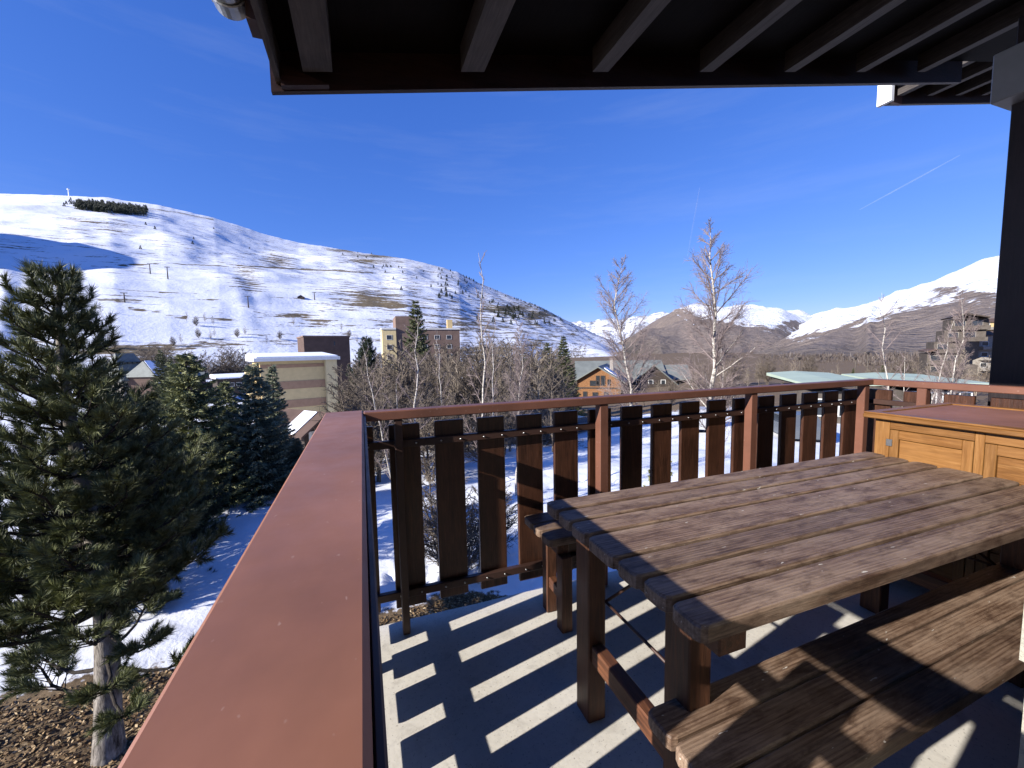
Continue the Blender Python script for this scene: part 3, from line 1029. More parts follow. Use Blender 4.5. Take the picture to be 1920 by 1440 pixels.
def bark(name, c1, c2, sc=9):
    n = NT(name)
    v = n.coord((3, 3, .8))
    a = n.noise(v, sc, 6, .7, .5)
    n.bump(a, .9, .02)
    return n.out(n.ramp(a, [(.35, c1), (.65, c2)]), .9, .15)


def m_birch():
    n = NT('white_birch_bark')
    v = n.coord((1, 1, 5))
    a = n.noise(v, 7, 4, .6)
    c = n.ramp(a, [(.36, (.05, .04, .035)), (.46, (.42, .385, .34)), (.7, (.6, .565, .5))])
    return n.out(c, .75, .2)


M['pinebark'] = bark('grey_pine_bark', (.045, .037, .03), (.36, .32, .27), 6)
M['pinetwig'] = bark('dark_pine_branch', (.02, .017, .014), (.06, .05, .042))
M['birch'] = m_birch()
M['birchtwig'] = m_plain('reddish_birch_twig', (.24, .19, .18), .8, .2, .2, 6)
M['browntwig'] = m_plain('brown_bare_twig', (.15, .122, .095), .85, .15, .25, 2, rnd=.5)
M['paletwig'] = m_plain('pale_bare_twig', (.23, .19, .145), .85, .15, .25, 2, rnd=.5)
M['pine'] = m_leaf('pine_needles', (.04, .055, .02), (.185, .195, .075))
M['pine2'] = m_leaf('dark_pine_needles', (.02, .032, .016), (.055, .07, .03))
M['spruce'] = m_leaf('spruce_needles', (.075, .09, .036), (.27, .275, .115))
M['bluespruce'] = m_leaf('blue_spruce_needles', (.08, .098, .058), (.26, .28, .17))
M['farconifer'] = m_leaf('far_conifer_needles', (.018, .026, .016), (.045, .055, .03))


def make_pine(hgt, crown0, rmax, seed, nw=.0055, nl=.085, dens=1.0, trunk_r=.13, shape=None, bare=.35, asym=0.0):
    """long-needled pine; returns (trunk mesh, branch mesh, needle mesh)"""
    global rng
    rng = np.random.default_rng(seed)
    tw = Wood(); br = Wood(); nd = Tris(); bare_ = bare
    zz = np.linspace(0, hgt * .985, 14)
    tx = .05 * np.sin(zz * 1.3 + seed); ty = .05 * np.cos(zz * 1.1 + seed)
    tx -= tx[0]; ty -= ty[0]
    tr = trunk_r * (1 - zz / hgt) ** .8 + .008
    tr[0] *= 1.18
    tw.limb(np.stack([tx, ty, zz], 1), tr, 12)
    tp = lambda z: np.array([np.interp(z, zz, tx), np.interp(z, zz, ty), z])
    shape = shape or (lambda s: (1 - s) ** .75 * .92 + .1)
    tips = []

    def shoot(p, d, L):
        n = int(L / .1 * 30 * dens) + 8
        s = rng.random(n) ** .8
        base = p - d * L * (1 - s)[:, None]
        v = rnd_unit(n)
        v -= (v @ d)[:, None] * d; v /= np.linalg.norm(v, axis=1, keepdims=True) + 1e-9
        dd = d * (.45 + .75 * s[:, None]) + v * (.85 - .25 * s[:, None]); dd += np.array([0, 0, .12])
        dd /= np.linalg.norm(dd, axis=1, keepdims=True)
        nd.needles(base, dd, nl * rng.uniform(.7, 1.2, n), nw * rng.uniform(.8, 1.3, n))

    z = crown0 - .12 * hgt
    while z < hgt - .12:
        s = (z - crown0) / (hgt - crown0)
        nb = 2 if s < 0 else (rng.integers(5, 8) if s < .9 else 4)
        a0 = rng.random() * 7
        for k in range(nb):
            a = a0 + 2 * pi * k / nb + rng.normal() * .25
            L = rmax * shape(s) * rng.uniform(.6, 1.15) * (1 - asym * cos(a + .35))
            rise = .05 + .75 * s + rng.normal() * .12 - (.25 if s < 0 else 0)
            bare = .5 if s < 0 else bare_
            d0 = np.array([cos(a), sin(a), rise * .6]); d0 /= np.linalg.norm(d0)
            m = 7
            tt = np.linspace(0, 1, m)
            P = tp(z) + np.outer(tt * L, d0)
            P[:, 2] += -.10 * L * np.sin(tt * pi) * (1 - s) + .28 * L * tt ** 2.2
            P += rng.normal(size=P.shape) * .018 * L * tt[:, None]
            br.limb(P, .022 * (L / rmax + .2) * (1 - tt * .85) * trunk_r / .13 + .003, 5)
            # side branchlets
            ns = max(3, int(L / .085))
            for j in range(ns):
                f = bare + (1 - bare) * (j + rng.random()) / ns
                if s > .5: f = .15 + .85 * (j + rng.random()) / ns
                p0 = np.array([np.interp(f, tt, P[:, c]) for c in range(3)])
                sd_ = 1 if j % 2 else -1
                tang = P[-1] - P[-3]; tang /= np.linalg.norm(tang)
                side = np.cross(tang, [0, 0, 1.]); side /= np.linalg.norm(side) + 1e-9
                dd = tang * .8 + side * sd_ * rng.uniform(.4, 1.1) + np.array([0, 0, rng.uniform(-.1, .55)])
                dd /= np.linalg.norm(dd)
                l2 = (.12 + .30 * L * (1.1 - f)) * rng.uniform(.7, 1.2)
                p1 = p0 + dd * l2 * .6; d2 = dd + np.array([0, 0, .3]); d2 /= np.linalg.norm(d2)
                p2 = p1 + d2 * l2 * .4
                br.limb([p0, p1, p2], [.007, .005, .003], 3)
                shoot(p2 + d2 * .03, d2, min(.2, l2 * .75))
                if l2 > .22:
                    for q in range(2):
                        d3 = dd + rnd_unit(1)[0] * .7; d3 /= np.linalg.norm(d3)
                        pp = p0 + dd * l2 * rng.uniform(.35, .8)
                        br.limb([pp, pp + d3 * .12], [.004, .002], 3)
                        shoot(pp + d3 * .14, d3, .11)
            dt = P[-1] - P[-2]; dt /= np.linalg.norm(dt)
            shoot(P[-1] + dt * .05, dt, .18)
        z += rng.uniform(.16, .26) * (1 if s < .8 else .7) * hgt / 5.5
    shoot(tp(hgt * .985) + np.array([0, 0, .1]), np.array([0, 0, 1.]), .28)
    return tw.mesh('trunk', M['pinebark']), br.mesh('branches', M['pinetwig']), nd


def place(name, label, cat, parts, loc, rz=0, sc=1.0, group=None):
    t_ = thing(name, label, cat, loc, rz, group)
    t_.scale = (sc,) * 3 if not hasattr(sc, '__len__') else sc
    for pn, me in parts:
        link(pn, me, t_)
    return t_


def gpos(u, v, dist, dz=0):
    p = at(u, v, dist)
    return (p[0], p[1], float(ground_z(p[0], p[1])) + dz)


pine_shape = lambda s: np.interp(s, [0, .12, .3, .5, .7, .85, .95, 1], [.95, 1.02, .9, .62, .38, .24, .13, .06])
tm, bm_, nd = make_pine(5.48, 1.6, 1.45, 5, .0068, .1, 2.6, .125, pine_shape, .12, .25)
PINE = [('trunk', tm), ('branches', bm_), ('crown', nd.mesh('crown', M['pine']))]
px, py = -2.93, 5.68
place('pine_tree', 'tall long-needled pine with a bare grey trunk at the left edge beside the handrail', 'tree', PINE, (px, py, float(ground_z(px, py)) - .05), 0)
tm, bm_, nd = make_pine(4.6, .4, 1.6, 9, .011, .11, .9, .11, pine_shape, .12)
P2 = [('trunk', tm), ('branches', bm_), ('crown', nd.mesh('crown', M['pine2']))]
place('pine_tree', 'dark pine standing behind the tall left pine', 'tree', P2, gpos(200, 760, 10.2), .5, .9)
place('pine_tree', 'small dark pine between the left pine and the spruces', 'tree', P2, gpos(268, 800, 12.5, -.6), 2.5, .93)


def make_spruce(hgt, rmax, seed, leaf=.05, dens=1.0, spire=1.0, crown0=.25, droop=.25):
    global rng
    rng = np.random.default_rng(seed)
    tw = Wood(); nd = Tris()
    zz = np.linspace(0, hgt, 10)
    tw.limb(np.stack([zz * 0, zz * 0, zz], 1), .03 * hgt ** .9 * .6 * (1 - zz / hgt) + .006, 8)
    z = crown0
    while z < hgt - .03:
        s = (z - crown0) / (hgt - crown0)
        L0 = rmax * ((1 - s) ** spire * .97 + .03)
        nb = int(np.clip(6 + 5 * L0 / rmax, 5, 12))
        a0 = rng.random() * 7
        for k in range(nb):
            a = a0 + 2 * pi * k / nb + rng.normal() * .2
            L = L0 * rng.uniform(.72, 1.13)
            n = int((10 + 105 * L / 1.2) * dens)
            f = rng.random(n) ** .7
            side = (rng.random(n) - .5) * 2 * (.05 + .30 * L * (1 - f) ** .8 * np.clip(f * 3, 0.3, 1))
            out = np.array([cos(a), sin(a)]); per = np.array([-sin(a), cos(a)])
            z_ = z + rng.normal() * .05
            zc = z_ + (.22 * (s - .25)) * L * f - droop * L * (1 - s) * np.sin(f * pi * .75) + .12 * L * f ** 3
            xy = np.outer(f * L, out) + side[:, None] * per
            base = np.column_stack([xy, zc - np.abs(side) * .35 + rng.normal(size=n) * .012])
            d = np.column_stack([np.outer(np.ones(n) * .8, out) + np.sign(side)[:, None] * per * .7, rng.normal(size=n) * .35 - .12])
            d += rnd_unit(n) * .35
            d /= np.linalg.norm(d, axis=1, keepdims=True)
            nd.needles(base, d, leaf * 1.7 * rng.uniform(.6, 1.3, n), leaf * .55 * rng.uniform(.7, 1.3, n))
            tt = np.linspace(0, 1, 4)
            P = np.column_stack([np.outer(tt * L, out), z_ + (.22 * (s - .25)) * L * tt - droop * L * (1 - s) * np.sin(tt * pi * .75) + .12 * L * tt ** 3])
            tw.limb(P, .012 * (1 - tt * .8) * L + .003, 3)
        z += rng.uniform(.11, .17) * hgt / 5.0
    return tw.mesh('trunk', M['pinetwig']), nd


a, nd = make_spruce(4.6, 1.7, 21, .062, 2.2, .75)
SP1 = [('trunk', a), ('crown', nd.mesh('crown', M['spruce']))]
a, nd = make_spruce(4.3, 1.4, 23, .058, 2.4, .8)
SP2 = [('trunk', a), ('crown', nd.mesh('crown', M['bluespruce']))]
a, nd = make_spruce(6.0, 1.3, 25, .07, 1.8, .9)
SP3 = [('trunk', a), ('crown', nd.mesh('crown', M['bluespruce']))]
a, nd = make_spruce(9.0, 2.5, 27, .12, 1.0, .85)
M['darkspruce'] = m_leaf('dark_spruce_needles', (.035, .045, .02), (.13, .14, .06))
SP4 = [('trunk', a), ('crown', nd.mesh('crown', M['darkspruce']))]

place('spruce_tree', 'broad dark green spruce left of the blue spruces', 'tree', SP1, gpos(368, 900, 15.0), .4, (1.0, 1.0, 1.02))
place('spruce_tree', 'dense bluish spruce in front of the striped building, next to the handrail', 'tree', SP2, gpos(488, 900, 15.2), 1.0, 1.0)
place('spruce_tree', 'slender pointed blue spruce standing against the striped building', 'tree', SP3, gpos(524, 900, 19.5, -1.2), 2.0, (.95, .95, 1.0))
place('spruce_tree', 'half hidden dark spruce between the two front spruces', 'tree', SP1, gpos(435, 900, 18.5), 3.0, (.72, .72, .9))
place('spruce_tree', 'low dark spruce beside the far end of the handrail', 'tree', SP2, gpos(560, 900, 15.6), 4.0, (.55, .55, .42))
place('spruce_tree', 'small spruce at the foot of the dark pine', 'tree', SP1, gpos(318, 900, 13.0), 5.0, (.6, .6, .62))


def sized(parts, h0, name, label, u, vtop, dist, rz, width=1.0, group=None):
    """tree whose top reaches the height seen at a given direction"""
    g_ = gpos(u, vtop, dist)
    top = at(u, vtop, dist)[2]
    s = (top - g_[2]) / h0
    return place(name, label, 'tree', parts, g_, rz, (s * width, s * width, s), group)


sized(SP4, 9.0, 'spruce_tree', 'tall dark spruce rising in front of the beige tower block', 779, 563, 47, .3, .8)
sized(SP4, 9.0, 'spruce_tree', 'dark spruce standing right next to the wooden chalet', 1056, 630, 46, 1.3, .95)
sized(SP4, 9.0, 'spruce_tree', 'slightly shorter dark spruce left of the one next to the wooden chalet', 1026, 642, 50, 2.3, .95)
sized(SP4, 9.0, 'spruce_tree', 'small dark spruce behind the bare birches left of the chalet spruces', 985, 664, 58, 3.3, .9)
sized(P2, 4.6, 'pine_tree', 'dark pine behind the birches right of the striped building', 688, 634, 33, 1.1, .8)
sized(SP1, 4.6, 'spruce_tree', 'young green conifer seen between the railing slats', 1240, 838, 7.9, 1.0, .6)
for k, (u, v, d, lab) in enumerate([(300, 655, 150, 'small conifer just behind the steep grey roof in the valley'), (318, 668, 140, 'small conifer above the snowy valley roof'),
                                    (1600, 690, 120, 'dark bushy conifer behind the pale green roof beside the lamp post'), (1655, 684, 110, 'dark conifer between the two green roofs'),
                                    (1715, 690, 100, 'dark conifer behind the multi-stemmed birch'), (1300, 700, 95, 'dark conifer right of the large dark chalet'),
                                    (960, 690, 66, 'dark conifer half hidden in the brown thicket'), (1005, 676, 72, 'dark conifer left of the chalet spruces')]):
    sized(SP4, 9.0, 'spruce_tree', lab, u, v, d, k * 1.7, .9)


# ------------------------------------------------------------------ bare birches and thicket
def make_birch(hgt, spread, seed, trunk_r=.06, nbr=22, twig=1.0, first=.28, tmat='birch', bmat='birchtwig', tw_r=.0035, upright=.75, fine=10, forks=0):
    global rng
    rng = np.random.default_rng(seed)
    tr = Wood(); br = Wood()

    def stem(p0, h, r0, lean, thick_wood):
        n = 14
        t_ = np.linspace(0, 1, n)
        w = np.cumsum(rng.normal(size=(n, 2)) * .012 * h, axis=0) * t_[:, None] ** .5
        P = np.column_stack([p0[0] + lean[0] * h * t_ ** 1.2 + w[:, 0], p0[1] + lean[1] * h * t_ ** 1.2 + w[:, 1], p0[2] + h * t_])
        thick_wood.limb(P, r0 * (1 - t_) ** .85 + tw_r, 7)
        return P, t_

    stems = [((0, 0, 0), hgt, trunk_r, rng.normal(size=2) * .03)]
    for k in range(forks):
        q = rng.random() * 7
        stems.append(((cos(q) * .12, sin(q) * .12, 0), hgt * rng.uniform(.7, .95), trunk_r * .75, np.array([cos(q), sin(q)]) * .14))
    for (p0, h, r0, lean) in stems:
        P, t_ = stem(p0, h, r0, lean, tr)
        nb = int(nbr * h / hgt)
        for i in range(nb):
            f = first + (1 - first) * (i + rng.random()) / nb
            p = np.array([np.interp(f, t_, P[:, c]) for c in range(3)])
            a = i * 2.4 + rng.normal() * .4
            L = spread * (1.08 - f) ** .55 * rng.uniform(.6, 1.1) * (1 if f < .9 else .7)
            upv = upright * rng.uniform(.8, 1.7)
            d = np.array([cos(a), sin(a), upv]); d /= np.linalg.norm(d)
            m = 6; tt = np.linspace(0, 1, m)
            B = p + np.outer(tt * L, d)
            B[:, 2] += .12 * L * tt ** 2
            B += np.cumsum(rng.normal(size=B.shape) * .025 * L, axis=0) * tt[:, None]
            rb = r0 * .24 * (1 - f * .6)
            (tr if rb > .012 and i % 3 == 0 else br).limb(B, rb * (1 - tt) ** .8 + tw_r, 4)
            ns = int(fine * (.5 + L / spread))
            for j in range(ns):
                g_ = .2 + .8 * (j + rng.random()) / ns
                q = np.array([np.interp(g_, tt, B[:, c]) for c in range(3)])
                d2 = d + rnd_unit(1)[0] * .75; d2[2] += .2; d2 /= np.linalg.norm(d2)
                l2 = L * .42 * twig * rng.uniform(.5, 1.2) * (1.15 - g_ * .6)
                drop = rng.uniform(-.25, .1) * l2
                pts = np.array([q, q + d2 * l2 * .5 + [0, 0, .04 * l2], q + d2 * l2 + [0, 0, drop]])
                br.limb(pts, [tw_r * 1.2, tw_r, tw_r * .6], 3)
                for e in range(3):
                    q2 = pts[0] + (pts[1] - pts[0]) * rng.random() if e == 0 else pts[1] + (pts[2] - pts[1]) * rng.random()
                    d3 = d2 + rnd_unit(1)[0] * .8; d3[2] -= .15; d3 /= np.linalg.norm(d3)
                    br.limb([q2, q2 + d3 * l2 * .5 * rng.uniform(.5, 1.2)], [tw_r * .8, tw_r * .45], 3)
    return [('trunk', tr.mesh('trunk', M[tmat])), ('crown', br.mesh('crown', M[bmat]))]


B1 = make_birch(7.0, 1.4, 101, .08, 52, 1.3, .4, tw_r=.0031, fine=30)
B2 = make_birch(6.5, 1.3, 102, .06, 48, 1.3, .42, tw_r=.0031, fine=28)
B3 = make_birch(6.3, 1.0, 103, .045, 24, .9, .3, tw_r=.004, fine=9, upright=1.0)
B4 = make_birch(6.0, 1.1, 104, .05, 20, .9, .3, tw_r=.0042, fine=9, forks=2)
BIR = [(B1, 7.0), (B2, 6.5), (B3, 6.3), (B4, 6.0)]
near_birches = [  # variant, u, v of top, distance, rotation, width, label
    (0, 1343, 436, 9.2, .4, 1.0, 'tallest white birch standing against the sky right of the wooden chalet'),
    (1, 1208, 487, 10.4, 1.0, 1.0, 'bare white birch in front of the wooden chalet roofs'),
    (2, 882, 478, 7.6, 1.6, .7, 'slender birch behind the railing with its top above the ski slope'),
    (3, 742, 590, 9.5, .2, .8, 'leaning double-stemmed birch behind the left end of the railing'),
    (2, 915, 590, 13.5, 2.7, .8, 'thin birch right of the slender tall birch'),
    (1, 962, 610, 12.0, 3.6, .75, 'thin birch in front of the brown thicket near the chalet spruces'),
    (3, 1712, 545, 13.5, 2.0, .72, 'multi-stemmed birch in front of the green roof beside the black post'),
    (1, 1772, 560, 12.5, 4.2, .6, 'single birch nearest the black post'),
    (2, 1365, 640, 12.0, 5.0, .6, 'young birch beside the tallest birch trunk'),
    (2, 830, 620, 15.0, 5.5, .75, 'thin birch in front of the beige tower block'),
]
for (vi, u, v, d, rz, w, lab) in near_birches:
    parts, h0 = BIR[vi]
    sized(parts, h0, 'birch_tree', lab, u, v, d, rz, w)

T1 = make_birch(6.0, 1.7, 201, .06, 30, 1.0, .15, 'browntwig', 'browntwig', .011, .7, 11)
T2 = make_birch(5.0, 1.9, 202, .05, 30, 1.0, .08, 'browntwig', 'browntwig', .011, .6, 11, 3)
T3 = make_birch(6.0, 1.5, 203, .05, 28, 1.0, .12, 'paletwig', 'paletwig', .011, .9, 10, 1)
THK = [(T1, 6.0), (T2, 5.0), (T3, 6.0)]
rs_ = random.Random(5)
# thicket between the striped building and the chalet
for k in range(64):
    u = 655 + 400 * (k + rs_.random()) / 64
    v = np.interp(u, [650, 700, 760, 850, 900, 1000, 1060], [700, 668, 655, 650, 640, 655, 690]) + rs_.uniform(-18, 34)
    parts, h0 = THK[k % 3]
    sized(parts, h0, 'bare_tree', 'bare brown tree in the thicket behind the far railing', u, float(v), rs_.uniform(19, 38), rs_.uniform(0, 6), rs_.uniform(.8, 1.15), 'bare trees of the thicket')
# low scrub close behind the railing
for k, (u, v, d) in enumerate([(668, 700, 17), (700, 720, 15), (735, 715, 18), (800, 728, 14), (845, 735, 17), (905, 745, 15), (940, 722, 20), (820, 880, 8.3), (858, 905, 7.6), (925, 900, 8.6)]):
    parts, h0 = THK[1]
    sized(parts, h0, 'bare_shrub', 'bare twiggy shrub just below the far railing', u, v, d, k * 1.3, 1.2, 'bare shrubs below the railing')
# trees around the chalet and towards the right
for k in range(34):
    u = 1130 + 740 * (k + rs_.random()) / 34
    v = np.interp(u, [1130, 1300, 1400, 1500, 1620, 1750, 1870], [722, 690, 668, 668, 690, 665, 650]) + rs_.uniform(-8, 22)
    parts, h0 = THK[(k * 2) % 3 if k % 4 else 2]
    sized(parts, h0, 'bare_tree', 'bare pale tree on the valley side right of the chalet', u, float(v), rs_.uniform(58, 105), rs_.uniform(0, 6), rs_.uniform(.9, 1.3), 'bare trees on the right valley side')
# bare trees at the foot of the ski slope
for k, (u, v, d) in enumerate([(350, 582, 420), (368, 590, 430), (385, 584, 425), (400, 588, 440), (372, 612, 400), (395, 615, 390), (402, 612, 410), (445, 612, 420), (460, 606, 430), (340, 622, 380),
                               (325, 628, 380), (550, 588, 430), (640, 600, 420), (655, 612, 410), (670, 622, 400), (190, 566, 520), (215, 632, 390), (205, 618, 400), (500, 625, 390), (525, 615, 410)]):
    p = ski.at_dir(u, v + 22)
    parts, h0 = THK[k % 3]
    s = 9.5 / h0 * np.hypot(p[0], p[1]) / 480
    place('bare_tree', 'bare tree on the snow at the foot of the ski slope', 'tree', parts, (p[0], p[1], p[2] - .6), k * 1.1, (s, s, s), 'bare trees at the foot of the ski slope')
for k in range(26):
    u = 185 + 290 * (k + rs_.random()) / 26
    parts, h0 = THK[k % 2]
    sized(parts, h0, 'bare_tree', 'bare brown tree around the grey-roofed building in the valley', u, 655 + rs_.uniform(-8, 22), rs_.uniform(250, 330), k, 1.2, 'bare valley trees')

# leaf litter and twigs on the ground near the house
lp = []
for _ in range(75000):
    x = rs_.uniform(-7, 4.5); y = rs_.uniform(2.2, 8.2)
    lp.append((x, y))
lp = np.array(lp)
keep = snow_mask(lp[:, 0], lp[:, 1]) + .25 * fbm(lp[:, 0] * 2, lp[:, 1] * 2, 8) < .55
lp = lp[keep]
lz = ground_z(lp[:, 0], lp[:, 1]) + .012
rng = np.random.default_rng(3)
n = len(lp)
c0 = np.column_stack([lp, lz + rng.random(n) * .02])
u1 = rnd_unit(n); u1[:, 2] *= .35; u1 /= np.linalg.norm(u1, axis=1, keepdims=True)
v1 = np.cross(u1, rnd_unit(n)); v1[:, 2] *= .35; v1 /= np.linalg.norm(v1, axis=1, keepdims=True)
sz = rng.uniform(.014, .034, n)[:, None]
LV = np.stack([c0 - u1 * sz, c0 + v1 * sz * .6, c0 + u1 * sz, c0 - v1 * sz * .6], 1).reshape(-1, 3)
nn = NT('dry_leaves')
gg = nn.n('NewGeometry')
M['leaf'] = nn.out(nn.ramp(gg.outputs['Random Per Island'], [(0, (.07, .042, .02)), (.45, (.2, .125, .06)), (.8, (.34, .23, .115)), (1, (.48, .37, .22))]), .7, .25)
kind(link('leaf_litter', mesh_np('leaf_litter', LV, np.arange(n * 4).reshape(-1, 4), M['leaf'])), 'stuff', 'dry brown leaves covering the ground beside the house')
# ================================================================== buildings
M['beige'] = m_plain('beige_render', (.60, .45, .22), .9, .15, .06, 1.5)
M['beige2'] = m_plain('pale_yellow_render', (.64, .51, .27), .9, .15, .06, 1.5)
M['tan'] = m_plain('tan_band_render', (.36, .22, .13), .9, .15, .08, 1.5)
M['browncon'] = m_plain('dark_brown_cladding', (.10, .066, .052), .85, .2, .15, .8)
M['midbrown'] = m_plain('brown_cladding', (.19, .13, .10), .85, .2, .15, .6)
M['snowcap'] = m_plain('roof_snow', (.86, .88, .92), .7, .2, .03, 2, 0, .3)
M['greyroof'] = m_plain('grey_green_metal_roof', (.16, .172, .155), .65, .3, .14, .6)
M['greenroof'] = m_plain('pale_green_metal_roof', (.38, .45, .34), .6, .3, .08, .4)
M['chaletwood'] = m_wood('orange_chalet_boards', (.085, .036, .015), (.25, .115, .045), (.40, .21, .09), 'z', .7, 1.6, .2, .2)
M['darkwood'] = m_wood('dark_chalet_timber', (.028, .022, .018), (.06, .046, .038), (.1, .078, .064), 'z', .8, .6, .2, .2)
M['glass'] = m_plain('dark_window_glass', (.025, .03, .035), .15, .6, .1, 2)
M['white'] = m_plain('white_wall', (.68, .67, .63), .9, .15, .05, 1)
M['stone'] = m_plain('grey_stone_wall', (.30, .27, .23), .9, .15, .2, 3)
M['pink'] = m_plain('salmon_render', (.52, .27, .2), .9, .15, .06, 1)
M['concgrey'] = m_plain('grey_concrete', (.095, .08, .066), .9, .15, .25, 1)


def frame2(A, B):
    """local frame with x along AB; returns location, rotation, width"""
    d = B - A
    return (A[0], A[1]), atan2(d[1], d[0]), hypot(d[0], d[1])


def window(parent, x, z, w, h, y=0.0, frame='white', glass='glass', depth=.08):
    """window on the face at local y (facing -y)"""
    f = MB()
    t_ = .09
    f.box(x, x + w, y - depth, y - .002, z, z + t_).box(x, x + w, y - depth, y - .002, z + h - t_, z + h)
    f.box(x, x + t_, y - depth, y - .002, z + t_ + .001, z + h - t_ - .001).box(x + w - t_, x + w, y - depth, y - .002, z + t_ + .001, z + h - t_ - .001)
    fo = f.obj('window', M[frame], parent)
    g_ = MB().box(x + t_ + .001, x + w - t_ - .001, y - depth * .5, y - .003, z + t_ + .001, z + h - t_ - .001).obj('pane', M[glass], fo)
    return fo


# --- striped building
A, B_ = at(486, 668, 73.5), at(628, 668, 75.6)
loc, rz, wd = frame2(A, B_)
zt = A[2] - .2; hb = 19.0
t_ = thing('apartment_block', 'beige apartment block with brown horizontal bands and a snow covered flat roof', 'building', (loc[0], loc[1], zt - hb), rz)
wm = wd * .84
MB().box(0, wm, 0, 9, 0, hb - .6).obj('wall', M['beige'], t_)
z = hb - 1.15; k = 0
while z > 1:
    boxo('band', M['tan'], t_, .0, wm - .002, -.06, -.001, z - (.55 if k == 0 else 1.25), z)
    z -= 1.75 + (1.25 if k else .95); k += 1
MB().box(wm, wd, -.9, 9, 0, hb - .6).obj('pilaster', M['beige2'], t_)
MB().prism([(-1.2, hb - .6), (-1.2, hb - .1), (9.3, hb + .5), (9.3, hb - .6)], 'x', -.9, wd + .5).obj('roof_slab', M['white'], t_)
MB().prism([(-.8, hb - .075), (-.8, hb + .1), (9, hb + .7), (9, hb + .52)], 'x', -.5, wd + .2).obj('roof_snow', M['snowcap'], t_)
for k in range(6):
    zz = hb - 3.4 - 2.9 * k
    boxo('balcony', M['tan'], t_, -1.1, -.002, 1, 8.5, zz, zz + .2)
    boxo('balcony_front', M['beige2'], t_, -1.25, -1.102, 1, 8.5, zz, zz + 1.0)
    boxo('balcony_end', M['beige2'], t_, -1.25, -.003, .9, .998, zz - .2, zz + 2.4)

# --- brown block behind it
A, B_ = at(569, 632, 104), at(655, 632, 105.6)
loc, rz, wd = frame2(A, B_)
hb = 26
t_ = thing('tower_block', 'dark brown windowless block behind the striped building', 'building', (loc[0], loc[1], A[2] - hb), rz)
MB().box(0, wd, 0, 12, 0, hb).obj('wall', M['browncon'], t_)
MB().box(-.15, wd + .15, -.15, 12.15, hb + .001, hb + .35).obj('parapet', M['midbrown'], t_)
boxo('vent', M['glass'], t_, wd * .64, wd * .67, -.05, -.002, hb - 1.9, hb - 1.0)
MB().box(wd * .1, wd * 2.1, -3.5, -.01, 0, hb - 18.6).obj('annex_wall', M['browncon'], t_)
MB().box(wd * .08, wd * 2.12, -3.7, .2, hb - 18.59, hb - 18.1).obj('annex_roof', M['white'], t_)

# --- beige and brown tower
A, B_ = at(716, 618, 128), at(862, 618, 131)
loc, rz, wd = frame2(A, B_)
hb = 30
t_ = thing('tower_block', 'tall beige and brown tower block with a chimney behind the thicket', 'building', (loc[0], loc[1], A[2] - hb), rz)
MB().box(0, wd * .17, -.4, 12, 0, hb).obj('beige_wall', M['beige2'], t_)
MB().box(wd * .171, wd * .45, 0, 12, 0, hb + 4.0).obj('stair_tower', M['midbrown'], t_)
MB().box(wd * .451, wd, .3, 12, 0, hb).obj('wall', M['midbrown'], t_)
MB().box(-.2, wd * .17, -.6, 12.2, hb + .001, hb + .5).obj('parapet', M['white'], t_)
MB().box(wd * .452, wd + .2, .1, 12.2, hb + .001, hb + .4).obj('parapet', M['white'], t_)
MB().box(wd * .85, wd * .92, 2, 3.2, hb + .41, hb + 3.2).obj('chimney', M['beige'], t_)
for k in range(6):
    for j in range(3):
        window(t_, wd * (.5 + .16 * j), hb - 3 - 2.9 * k, 1.6, 1.3, .3)
    window(t_, wd * .05, hb - 3 - 2.9 * k, 1.6, 1.4, -.4)


def gable(t_, w, d, hw, hr, wall, roof, over=1.0, thick=.25, x0=0.0, y0=0.0, z0=0.0, ridge='y', snow=None):
    """gabled body; ridge along local y (gable faces -y) or along local x"""
    if ridge == 'y':
        MB().prism([(x0, z0), (x0 + w, z0), (x0 + w, z0 + hw), (x0 + w / 2, z0 + hw + hr), (x0, z0 + hw)], 'y', y0, y0 + d).obj('wall', M[wall], t_)
        for s in (-1, 1):
            cx = x0 + w / 2; ex = cx + s * (w / 2 + over); ez = z0 + hw - hr * over / (w / 2)
            MB().prism([(cx, z0 + hw + hr + .003), (ex, ez + .003), (ex, ez + thick), (cx, z0 + hw + hr + thick)], 'y', y0 - over, y0 + d + over).obj('roof', M[roof], t_)
    else:
        MB().prism([(y0, z0), (y0 + d, z0), (y0 + d, z0 + hw), (y0 + d / 2, z0 + hw + hr), (y0, z0 + hw)], 'x', x0, x0 + w).obj('wall', M[wall], t_)
        for s in (-1, 1):
            cy = y0 + d / 2; ey = cy + s * (d / 2 + over); ez = z0 + hw - hr * over / (d / 2)
            MB().prism([(cy, z0 + hw + hr + .003), (ey, ez + .003), (ey, ez + thick), (cy, z0 + hw + hr + thick)], 'x', x0 - over, x0 + w + over).obj('roof', M[roof], t_)


